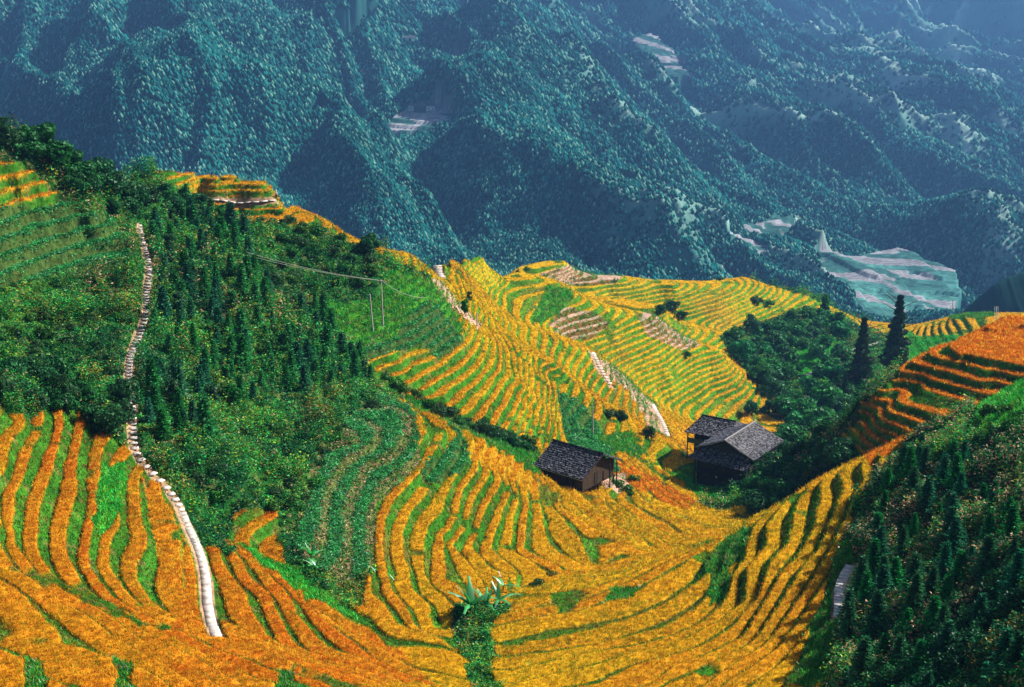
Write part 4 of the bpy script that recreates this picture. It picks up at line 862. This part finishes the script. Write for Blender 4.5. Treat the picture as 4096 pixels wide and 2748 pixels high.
# ------------------------------------------------------------------ two walkers on the ridge
M_SKIN = mat_plain('skin', (.45, .26, .18), .6, 10, .1); M_DARK = mat_plain('dark_clothes', (.02, .02, .03), .9, 10, .2); M_HAIR = mat_plain('hair', (.01, .01, .01), .6, 10, .1)
def person(px_, py_, shirt, label, rz, hat):
    x, y, z, _ = hit([px_], [py_], 200); zz = float(ground(A([x[0]]), A([y[0]]))[0][0]); o = empty('person', (x[0], y[0], zz), rz, label=label, cat='person')
    J = {'pel': (0, 0, .93, .15), 'wst': (0, 0, 1.08, .13), 'chs': (0, 0, 1.3, .16), 'nck': (0, 0, 1.47, .06), 'hd0': (0, .02, 1.58, .085), 'hd1': (0, .01, 1.68, .08)}
    for s, n_ in ((-1, 'l'), (1, 'r')):
        J.update({n_ + 'hp': (s * .09, 0, .87, .1), n_ + 'kn': (s * .11, .05 * s, .48, .065), n_ + 'an': (s * .12, -.02 * s, .09, .045), n_ + 'ft': (s * .13, .14, .04, .04), n_ + 'sh': (s * .19, 0, 1.4, .065), n_ + 'el': (s * .26, -.03, 1.13, .048), n_ + 'wr': (s * .22, .12, .92, .033), n_ + 'ha': (s * .2, .17, .84, .036)})
    E = [('pel', 'wst'), ('wst', 'chs'), ('chs', 'nck'), ('nck', 'hd0'), ('hd0', 'hd1')] + [(a, b) for s in 'lr' for a, b in (('pel', s + 'hp'), (s + 'hp', s + 'kn'), (s + 'kn', s + 'an'), (s + 'an', s + 'ft'), ('chs', s + 'sh'), (s + 'sh', s + 'el'), (s + 'el', s + 'wr'), (s + 'wr', s + 'ha'))]
    K = list(J); me = bpy.data.meshes.new('body'); me.from_pydata([J[k][:3] for k in K], [(K.index(a), K.index(b)) for a, b in E], []); ob = link(me, 'body', o); sk = ob.modifiers.new('skin', 'SKIN')
    for i, k in enumerate(K): me.skin_vertices[0].data[i].radius = (J[k][3], J[k][3]); 
    me.skin_vertices[0].data[0].use_root = True; ob.modifiers.new('sub', 'SUBSURF').levels = 1; me.materials.append(M_SKIN)
    def cloth(nm, keys, edges, grow, mat):
        m2 = bpy.data.meshes.new(nm); m2.from_pydata([J[k][:3] for k in keys], [(keys.index(a), keys.index(b)) for a, b in edges], []); c = link(m2, nm, o); c.modifiers.new('skin', 'SKIN')
        for i, k in enumerate(keys): r = J[k][3] + grow; m2.skin_vertices[0].data[i].radius = (r, r)
        m2.skin_vertices[0].data[0].use_root = True; c.modifiers.new('sub', 'SUBSURF').levels = 1; m2.materials.append(mat)
    cloth('jacket', ['wst', 'chs', 'lsh', 'rsh', 'lel', 'rel', 'lwr', 'rwr'], [('wst', 'chs'), ('chs', 'lsh'), ('chs', 'rsh'), ('lsh', 'lel'), ('rsh', 'rel'), ('lel', 'lwr'), ('rel', 'rwr')], .022, shirt)
    cloth('trousers', ['pel', 'lhp', 'rhp', 'lkn', 'rkn', 'lan', 'ran'], [('pel', 'lhp'), ('pel', 'rhp'), ('lhp', 'lkn'), ('rhp', 'rkn'), ('lkn', 'lan'), ('rkn', 'ran')], .02, M_DARK)
    h = MB(); h.bar((0, 0, 1.66), (0, 0, 1.79), .105 if not hat else .17, .07, 10); h.build('hat' if hat else 'hair', M_WHITE if hat else M_HAIR, o)
person(1106, 797, M_WHITE, 'walker in white top and pale hat on the ridge path, left of the two', .4, True); person(1115, 797, M_DARK, 'walker all in dark clothes on the ridge path, right of the two', -.5, False)
# ------------------------------------------------------------------ the mountains across the valley
MPT = """
-700 0 2300 -700 700 1700 -700 1400 1100 0 -200 2450 0 0 2350 600 0 2200 1200 0 2350 1300 -300 2700 600 -400 2700 0 -500 2800 0 500 1800 600 450 1620 1000 520 1560 0 900 1400 600 880 1260 1100 950 1220 1000 1250 1000 0 1300 1050
1370 60 2550 1230 330 2050 1080 520 1680 1110 800 1380 1250 980 1230
1540 210 2200 1700 470 1720 1400 540 1680 1800 760 1450 1550 760 1460 2000 980 1300 2400 1060 1230 2250 700 1500 2650 820 1430 1650 1050 1220
1900 -100 2900 2200 0 2900 2700 0 3500 2600 400 2150 2900 300 2650 3100 150 3300 3200 500 2300 2900 700 1750 3300 800 1850 3600 600 2300 4000 700 2250 4300 600 2400 3800 900 1800 4300 1000 1700
3000 1000 1400 3300 1050 1400 3595 990 1480 3830 1070 1400 3740 1260 1200 3305 1161 1230 3100 1250 1100 2800 1050 1250 3600 1400 1000 3900 1300 1050 4300 1300 1100 2200 1250 1000 3000 1400 950
3300 -30 4300 3420 62 4700 3520 82 4900 3640 60 4700 3720 30 4300 3860 8 4200 4096 15 4300 4400 -10 4300 3700 250 3700 3500 300 3500 4000 300 3400 3300 250 3500 4300 300 3300
"""
n_ = np.array(_nums(MPT)).reshape(-1, 3); mx, my, mz = dist_pt(n_[:, 0], n_[:, 1], n_[:, 2])
# ground hidden behind the crests, and the valley floor in front
hx = [(-700, 700, -330), (0, 760, -390), (1500, 760, -390), (3000, 800, -380), (4500, 800, -330), (3500, 6200, -1100), (3500, 5600, -800), (4200, 5200, -700), (2500, 6500, -300), (0, 6500, 200), (4500, 6500, -900), (0, 3500, 120), (-700, 6500, 300), (1200, 4500, 250), (2000, 4500, 150)]
mx = np.r_[mx, [(a - CX) / FX * b for a, b, c in hx]]; my = np.r_[my, [b for a, b, c in hx]]; mz = np.r_[mz, [float(c) for a, b, c in hx]]
TM = tps_fit(mx, my, mz, 1e-3)
NU2, NV2 = 200, 220; _fu = np.linspace(-.6, .6, NU2); _fv = np.linspace(math.log(690.), math.log(6600.), NV2)
_Y = np.exp(_fv)[:, None] * np.ones(NU2); _X = _fu[None] * _Y; GM = tps_eval(TM, _X, _Y)
def mbase(x, y):
    u = np.clip((x / y + .6) / 1.2 * (NU2 - 1), 0, NU2 - 1.001); v = np.clip((np.log(y) - _fv[0]) / (_fv[-1] - _fv[0]) * (NV2 - 1), 0, NV2 - 1.001); i = u.astype(int); j = v.astype(int); a = u - i; b = v - j
    return (GM[j, i] * (1 - a) + GM[j, i + 1] * a) * (1 - b) + (GM[j + 1, i] * (1 - a) + GM[j + 1, i + 1] * a) * b
def mhit(px, py, y0=750, y1=6000, n=500):
    px = np.atleast_1d(np.asarray(px, float)); py = np.atleast_1d(np.asarray(py, float)); rx, ry, rz = ray(px, py); Ys = np.exp(np.linspace(math.log(y0), math.log(y1), n))[:, None]
    d = mbase(rx / ry * Ys, Ys * np.ones_like(rx)) - rz / ry * Ys; f = np.argmax(d > 0, 0); ok = (d > 0).any(0); f = np.where(ok, f, n - 1); Y = Ys[f, 0]; return rx / ry * Y, Y, ok
# spurs: height, width, crest line on the survey photograph
SPURS = [
 (60, 150, '2733 0 3064 141 3346 290 3636 497 4092 746'), (55, 110, '2500 300 2600 348 2890 431 3064 514 3429 688 3553 763'), (60, 120, '2750 150 2948 282 3180 406 3346 481 3537 597 3802 696 4096 895'),
 (60, 150, '3200 0 3446 207 3595 315 3802 415 3927 613'), (40, 70, '2600 771 2766 879 2915 962 3097 1036 3300 1150'), (40, 70, '3180 862 3346 987 3430 1053 3560 1120'), (45, 80, '1850 430 1929 526 2042 631 2182 736 2287 828 2533 947 2750 1050'),
 (50, 90, '1950 250 2133 435 2252 547 2350 631 2449 722 2575 793 2750 900'), (40, 70, '1901 645 1972 715 2217 842 2322 905 2596 1017'), (45, 90, '2250 300 2350 421 2463 554 2600 640'), (60, 120, '2300 0 2380 105 2500 230 2600 330'),
 (70, 130, '560 0 611 0 677 108 749 252 770 400 760 520'), (60, 100, '560 130 599 198 689 258 749 371 809 479 900 560'), (70, 110, '779 0 839 90 941 198 1019 288 1108 371 1090 430'), (60, 90, '760 170 803 240 887 348 971 443 1049 527'), (45, 90, '0 110 120 162 270 228 390 300 509 336 600 390 720 440'),
 (70, 110, '1500 120 1420 200 1318 282 1198 389 1110 479'), (60, 120, '250 0 300 100 420 250 520 420 560 560'), (50, 90, '0 330 120 420 300 560 420 700'), (50, 90, '900 150 1010 100 1150 200 1230 290'), (60, 110, '1650 0 1750 120 1900 230 2000 380 2100 480'),
 (50, 80, '1450 620 1500 760 1560 900 1700 1000'), (45, 80, '1250 600 1290 720 1400 860 1420 960'), (40, 80, '600 620 760 660 900 760 1000 860'), (45, 90, '3900 60 3800 200 3850 340 3980 420 4090 470'), (45, 90, '3700 60 3640 200 3560 330 3620 420'), (40, 70, '3800 950 3930 1040 4050 1100'), (40, 80, '3650 760 3850 900 4096 1050')]
SPL = []
for A_, w_, s in SPURS:
    p = np.array(_nums(s)).reshape(-1, 2); t = np.linspace(0, 1, 24); tt = np.linspace(0, 1, len(p)); qx = np.interp(t, tt, p[:, 0]); qy = np.interp(t, tt, p[:, 1]); x, y, ok = mhit(qx, qy)
    k = ok.copy(); k[1:] &= np.abs(np.diff(y)) < 500; SPL.append((A_, w_, x[k], y[k]))
FIELDS = [ # brightness class, outline (survey px)
 (1, '1537 533 1600 480 1649 449 1761 456 1859 526 1761 547 1565 554'), (2, '1210 545 1312 484 1410 477 1509 533 1470 560 1300 561'), (1, '1375 203 1516 217 1500 260 1431 309 1326 330 1340 290 1400 280 1380 240'), (1, '1780 305 1850 288 1895 315 1800 325'), (1, '1680 430 1700 380 1728 375 1710 430'),
 (2, '2322 673 2427 708 2575 786 2505 828 2392 786 2329 736'), (3, '3214 1037 3300 1000 3440 1010 3595 978 3827 1070 3844 1161 3744 1260 3595 1290 3305 1161'), (2, '2620 960 2770 955 2760 1000 2640 1010'), (1, '2905 950 3100 1030 3060 1050 2920 1000'), (2, '2965 920 3175 885 3180 960 2980 955'),
 (3, '2640 1030 2800 1010 2900 1060 2700 1070'), (1, '825 580 870 600 850 620'), (1, '910 560 990 590 900 575'), (1, '1900 200 1830 160 1930 240'), (1, '3640 130 3690 140 3680 185 3610 190 3560 180 3600 160'), (1, '3780 215 3880 210 3880 240 3800 245'), (2, '1230 640 1290 620 1330 650'), (2, '3420 200 3560 220 3620 330 3500 300'), (2, '2600 150 2700 230 2760 330 2640 300 2520 180'), (1, '1830 80 1920 90 1900 115 1840 105'), (2, '1900 380 1960 420 1900 440')]
FIELDS = [(k, [tuple(q) for q in np.array(_nums(s)).reshape(-1, 2)]) for k, s in FIELDS]
def mountain(x, y, canopy=True):
    z = mbase(x, y); cm = np.zeros(x.shape); z0 = z.copy()
    px, py = project(x, y, z); px = px + 12 * fbm(x / 25, y / 25, 215, 2); py = py + 7 * fbm(x / 25, y / 25, 216, 2); fk = np.zeros(x.shape, np.int8)
    for k, poly in FIELDS:
        q = np.array(poly); m = (px > q[:, 0].min()) & (px < q[:, 0].max()) & (py > q[:, 1].min()) & (py < q[:, 1].max()); idx = np.nonzero(m)
        if len(idx[0]): c = inpoly(px[idx], py[idx], poly); fk[tuple(i[c] for i in idx)] = k
    fk = np.where(y > 4800, 0, fk); ff = np.where(fk > 0, .15, 1.0)
    wx = x + 60 * fbm(x / 260, y / 260, 201, 3); wy = y + 60 * fbm(x / 260, y / 260, 202, 3)
    for A_, w_, sx, sy in SPL:
        m = (wx > sx.min() - w_) & (wx < sx.max() + w_) & (wy > sy.min() - w_) & (wy < sy.max() + w_)
        if not m.any(): continue
        idx = np.nonzero(m); X = wx[idx][:, None]; Y = wy[idx][:, None]; ax, ay, dx, dy = sx[:-1], sy[:-1], np.diff(sx), np.diff(sy)
        best = np.empty(len(X))
        for s in range(0, len(X), 20000):
            t = np.clip(((X[s:s + 20000] - ax) * dx + (Y[s:s + 20000] - ay) * dy) / (dx * dx + dy * dy + 1e-6), 0, 1); best[s:s + 20000] = np.sqrt(((X[s:s + 20000] - ax - t * dx) ** 2 + (Y[s:s + 20000] - ay - t * dy) ** 2).min(1))
        e = np.clip(1 - best / w_, 0, 1); z[idx] += (A_ * .75) * e ** 1.2 * ff[idx]; cm[idx] = np.maximum(cm[idx], e)
    p = x + .32 * y + 45 * fbm(x / 300, y / 300, 231, 2); q = y + .2 * x
    r1 = 1 - 2 * np.abs(fbm(p / 210, q / 1500, 211, 2)); r2 = 1 - 2 * np.abs(fbm(p / 75, q / 700, 212, 2)); r3 = fbm(p / 26, q / 160, 213, 2)
    sc_ = sstep(720, 1100, y) * np.clip(y / 2000, .7, 1.8); z = z + ff * sc_ * (74 * (r1 - .5) + 30 * (r2 - .5) + 8 * r3) + np.where((fk > 0) & (fk < 3), 10 * sc_, 0) + ff * 5 * fbm(x / 30, y / 40, 214, 3)
    cm = np.maximum(cm, sstep(.72, 1.0, r1) * .8); cm = np.maximum(cm, sstep(.8, 1, r2) * .6)
    return z, cm, fk, px, py
NXM, NYM = 760, 1150
u_ = np.linspace(-.56, .56, NXM); v_ = np.linspace(math.log(700.), math.log(6500.), NYM); MY = np.exp(v_)[:, None] * np.ones(NXM); MX = u_[None] * MY
MZ, CM, FK, MPX, MPY = mountain(MX, MY)
tz = np.round(MZ / 4.5) * 4.5; MZ = np.where(FK > 0, MZ * .3 + tz * .7, MZ)
nA = fbm(MX / 40, MY / 40, 220, 3)[..., None]; nB = vnoise(MX / 9, MY / 9, 221)[..., None]; op = (sstep(.1, .6, fbm(MX / 170, MY / 170, 222, 3) + 1.0 * CM ** 2 - .25) * (.2 + .8 * sstep(-500, 300, MX)))[..., None]  # op: open-ground mask, thinned leftward to put that flank's shade into the colour
forest = A([.010, .08, .065]) * (1 + .4 * nA); meadow_crest_light = (A([.025, .12, .105]) + A([.20, .22, .19]) * (CM ** 3 * sstep(-300, 500, MX))[..., None]) * (1 + .3 * nA); mc = forest * (1 - op) + meadow_crest_light * op  # meadow tone with sunlit crest highlights painted in, stronger to the right
_wx = MX + 14 * fbm(MX / 30, MY / 30, 240, 2); _wy = MY + .25 * MX + 12 * fbm(MX / 40, MY / 40, 241, 2); _rj = np.floor(_wy / 24).astype(np.int64); flat = _hash(_rj, np.floor(_wx / 48 + 7 * _hash(_rj, 0 * _rj, 5)).astype(np.int64), 226)[..., None]; _ln = (1 - .45 * (np.abs((_wy / 6) % 1 - .5) < .14))[..., None]; pale = A([.26, .27, .30]) * (.75 + .5 * nB) * _ln; teal = A([.035, .11, .10]) * (.6 + .8 * nB) * _ln; FK3 = FK[..., None]
mc = np.where(FK3 == 1, np.where(flat > .3, pale, teal), mc); mc = np.where(FK3 == 2, np.where(flat > .6, pale * .8, teal * .8), mc); mc = np.where(FK3 == 3, np.where(flat > .68, pale * .85, np.where(flat > .45, teal * 1.6, teal)), mc)
tr_ = RNG.uniform(-1, 1, MZ.shape) * np.clip(MY / 1500, .6, 2.5) * 2.2; MZ2 = MZ + np.where(FK > 0, tr_ * .18, tr_ * (1 - .3 * op[..., 0]))
ii = np.arange(NXM * NYM).reshape(NYM, NXM); F = np.stack([ii[:-1, :-1], ii[:-1, 1:], ii[1:, 1:], ii[1:, :-1]], -1).reshape(-1, 4)
M_MTN = mat_leaf('mountain_ground', 0, 0, 1, .02, .25)
tag(link(mesh_np('mountain', np.stack([MX, MY, MZ2], -1).reshape(-1, 3), F, M_MTN, mc.reshape(-1, 3), False), 'mountain'), 'huge forested mountainside with spurs across the valley', None, None, 'structure')
M_FARW = mat_leaf('far_leaves', .3, 0, 1, .01, .3)
# far wood: small pointed crowns
NT = 420000; fu = RNG.uniform(-.43, .43, NT); fv = np.sqrt(RNG.uniform(0, 1, NT)) ; fy = np.exp(math.log(900.) + (1 - fv) ** 1.0 * (math.log(4300.) - math.log(900.))); fx = fu * fy
fz, fc, fkk, fpx, fpy = mountain(fx, fy); op2 = sstep(.1, .6, fbm(fx / 170, fy / 170, 222, 3) + 1.0 * fc ** 2 - .25) * (.2 + .8 * sstep(-500, 300, fx)); keep = (fkk == 0) & (RNG.uniform(0, 1, NT) > op2 * .85) & (fpy > -60) & (fpy < 1500)
fx, fy, fz = fx[keep], fy[keep], fz[keep]; n = len(fx); s_ = np.clip(fy / 1500, .75, 2.2) * RNG.uniform(.6, 1.4, n); hgt = 5.0 * s_; rad = 2.2 * s_
K_ = 5; th = RNG.uniform(0, 6.28, n)[:, None] + np.arange(K_) * 2 * np.pi / K_
ring = np.stack([fx[:, None] + np.cos(th) * rad[:, None], fy[:, None] + np.sin(th) * rad[:, None], (fz + hgt * .28)[:, None] + RNG.uniform(-1, 1, (n, K_))], -1); topv = np.stack([fx, fy, fz + hgt], -1)[:, None]; botv = np.stack([fx, fy, fz - 1], -1)[:, None]
V = np.concatenate([ring, topv, botv], 1).reshape(-1, 3); b_ = (np.arange(n) * (K_ + 2))[:, None]; Ft = np.concatenate([np.concatenate([b_ + k, b_ + (k + 1) % K_, b_ + K_], 1) for k in range(K_)] + [np.concatenate([b_ + (k + 1) % K_, b_ + k, b_ + K_ + 1], 1) for k in range(K_)], 0)
fcol = A([.008, .10, .09]) * RNG.uniform(.3, 1.7, (n, 1)) * (.6 + .8 * vnoise(fx / 60, fy / 60, 250))[:, None]; fcol = np.where(RNG.uniform(0, 1, (n, 1)) < .15, A([.14, .34, .26]), fcol)
tag(link(mesh_np('far_wood', V, Ft, M_FARW, np.repeat(fcol, K_ + 2, 0)), 'far_wood'), 'far off wood covering the blue mountainside', None, None, 'stuff')
# dark wooded spur at the right edge and last hazy ridge
def ridge_mesh(name, label, pts, y, depth, col, drop):
    P = np.array(_nums(pts)).reshape(-1, 2); t = np.linspace(0, 1, 160); tt = np.linspace(0, 1, len(P)); qx = np.interp(t, tt, P[:, 0]); qy = np.interp(t, tt, P[:, 1]) ; X, Y, Z = dist_pt(qx, qy, y); Z = Z + fbm(X / (y * .02), X * 0, 9, 4) * y * .003
    rows = []; 
    for r in np.linspace(-1, 1, 60): rows.append(np.stack([X * (1 + 0 * r), Y + r * depth + fbm(X / (depth * .4), X * 0 + r * 3, 12, 2) * depth * .12, Z - abs(r) ** 1.1 * drop + fbm(X / (depth * .3), X * 0 + r * 4, 10, 4) * drop * .13 * min(1, abs(r) * 3)], -1))
    R = np.array(rows); ii = np.arange(60 * 160).reshape(60, 160); F = np.stack([ii[:-1, :-1], ii[:-1, 1:], ii[1:, 1:], ii[1:, :-1]], -1).reshape(-1, 4); c = np.tile(A(col), (9600, 1)) * (1 + .3 * fbm(R[..., 0] / (depth * .1), R[..., 1] / (depth * .1), 6, 2).reshape(-1, 1))
    tag(link(mesh_np(name, R.reshape(-1, 3), F, M_MTN, c, False), name), label, None, None, 'structure')
ridge_mesh('wooded_hill', 'dark blue wooded hill at the right edge behind the flat terraces', '3830 1290 3870 1235 3930 1190 3985 1150 4040 1120 4096 1100 4250 1060 4500 1050 4800 1100', 800, 120, (.012, .05, .04), 110)
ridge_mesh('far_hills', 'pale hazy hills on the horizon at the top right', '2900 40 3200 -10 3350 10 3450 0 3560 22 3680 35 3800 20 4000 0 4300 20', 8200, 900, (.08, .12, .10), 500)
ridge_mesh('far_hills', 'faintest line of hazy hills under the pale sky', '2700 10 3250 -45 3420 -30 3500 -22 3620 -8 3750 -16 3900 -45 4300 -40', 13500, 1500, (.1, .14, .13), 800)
# far village
M_VW = mat_plain('village_plaster', (.7, .68, .66), .8, .5, .1); M_VR = mat_plain('village_roof', (.05, .06, .08), .8, .5, .2)
VIL = [(1655, 470, 'white farmhouse at the top left of the far village fields'), (1680, 478, 'dark roofed house at the heart of the far village'), (1700, 468, 'white house right of the dark roofed one in the far village'), (1722, 476, 'low house at the right end of the far village'), (1820, 402, 'white far house beside the upper dark clump'), (1640, 247, 'lone far house high on the mountainside'), (1462, 372, 'small far house between two pale field patches')]
for k, (a, b, lb) in enumerate(VIL):
    x, y, ok = mhit([a], [b]); z = float(mountain(x, y)[0][0]); o = empty('house', (x[0], y[0], z), random.uniform(-.4, .4), label=lb, cat='house'); L, D, H = 11 + k % 3 * 3, 8, 6
    m = MB(); m.box((0, 0, H / 2 - .5), (L, D, H + 1)); wa = m.build('wall', M_VW if k != 1 else M_VR, o)
    m = MB(); m.quad((-L / 2 - 1, -D / 2 - 1, H - .2), (L / 2 + 1, -D / 2 - 1, H - .2), (L / 2 + 1, 0, H + 3), (-L / 2 - 1, 0, H + 3)); m.quad((L / 2 + 1, D / 2 + 1, H - .2), (-L / 2 - 1, D / 2 + 1, H - .2), (-L / 2 - 1, 0, H + 3), (L / 2 + 1, 0, H + 3)); m.quad((-L / 2 - 1, -D / 2 - 1, H - .2), (-L / 2 - 1, 0, H + 3), (-L / 2 - 1, D / 2 + 1, H - .2)); m.quad((L / 2 + 1, -D / 2 - 1, H - .2), (L / 2 + 1, D / 2 + 1, H - .2), (L / 2 + 1, 0, H + 3)); m.build('roof', M_VR, o)
    for q in (-.25, .25): m = MB(); m.box((q * L, -D / 2 - .05, 2.6), (1.3, .2, 1.6)); m.build('window', M_VR, o)
# ------------------------------------------------------------------ haze
hb = MB(); hb.box((0, 8000, -750), (18000, 17000, 2600)); hz = hb.build('haze', None or bpy.data.materials.new('haze'), None); tag(hz, 'pale blue haze filling the valley', None, None, 'stuff')
hm = hz.data.materials[0]; hm.use_nodes = True; N = hm.node_tree.nodes; N.remove(N['Principled BSDF']); pv = N.new('ShaderNodeVolumePrincipled'); pv.inputs['Color'].default_value = (.19, .46, 1.0, 1); pv.inputs['Density'].default_value = 1.05e-4; pv.inputs['Anisotropy'].default_value = .2
hm.node_tree.links.new(pv.outputs[0], N['Material Output'].inputs['Volume'])
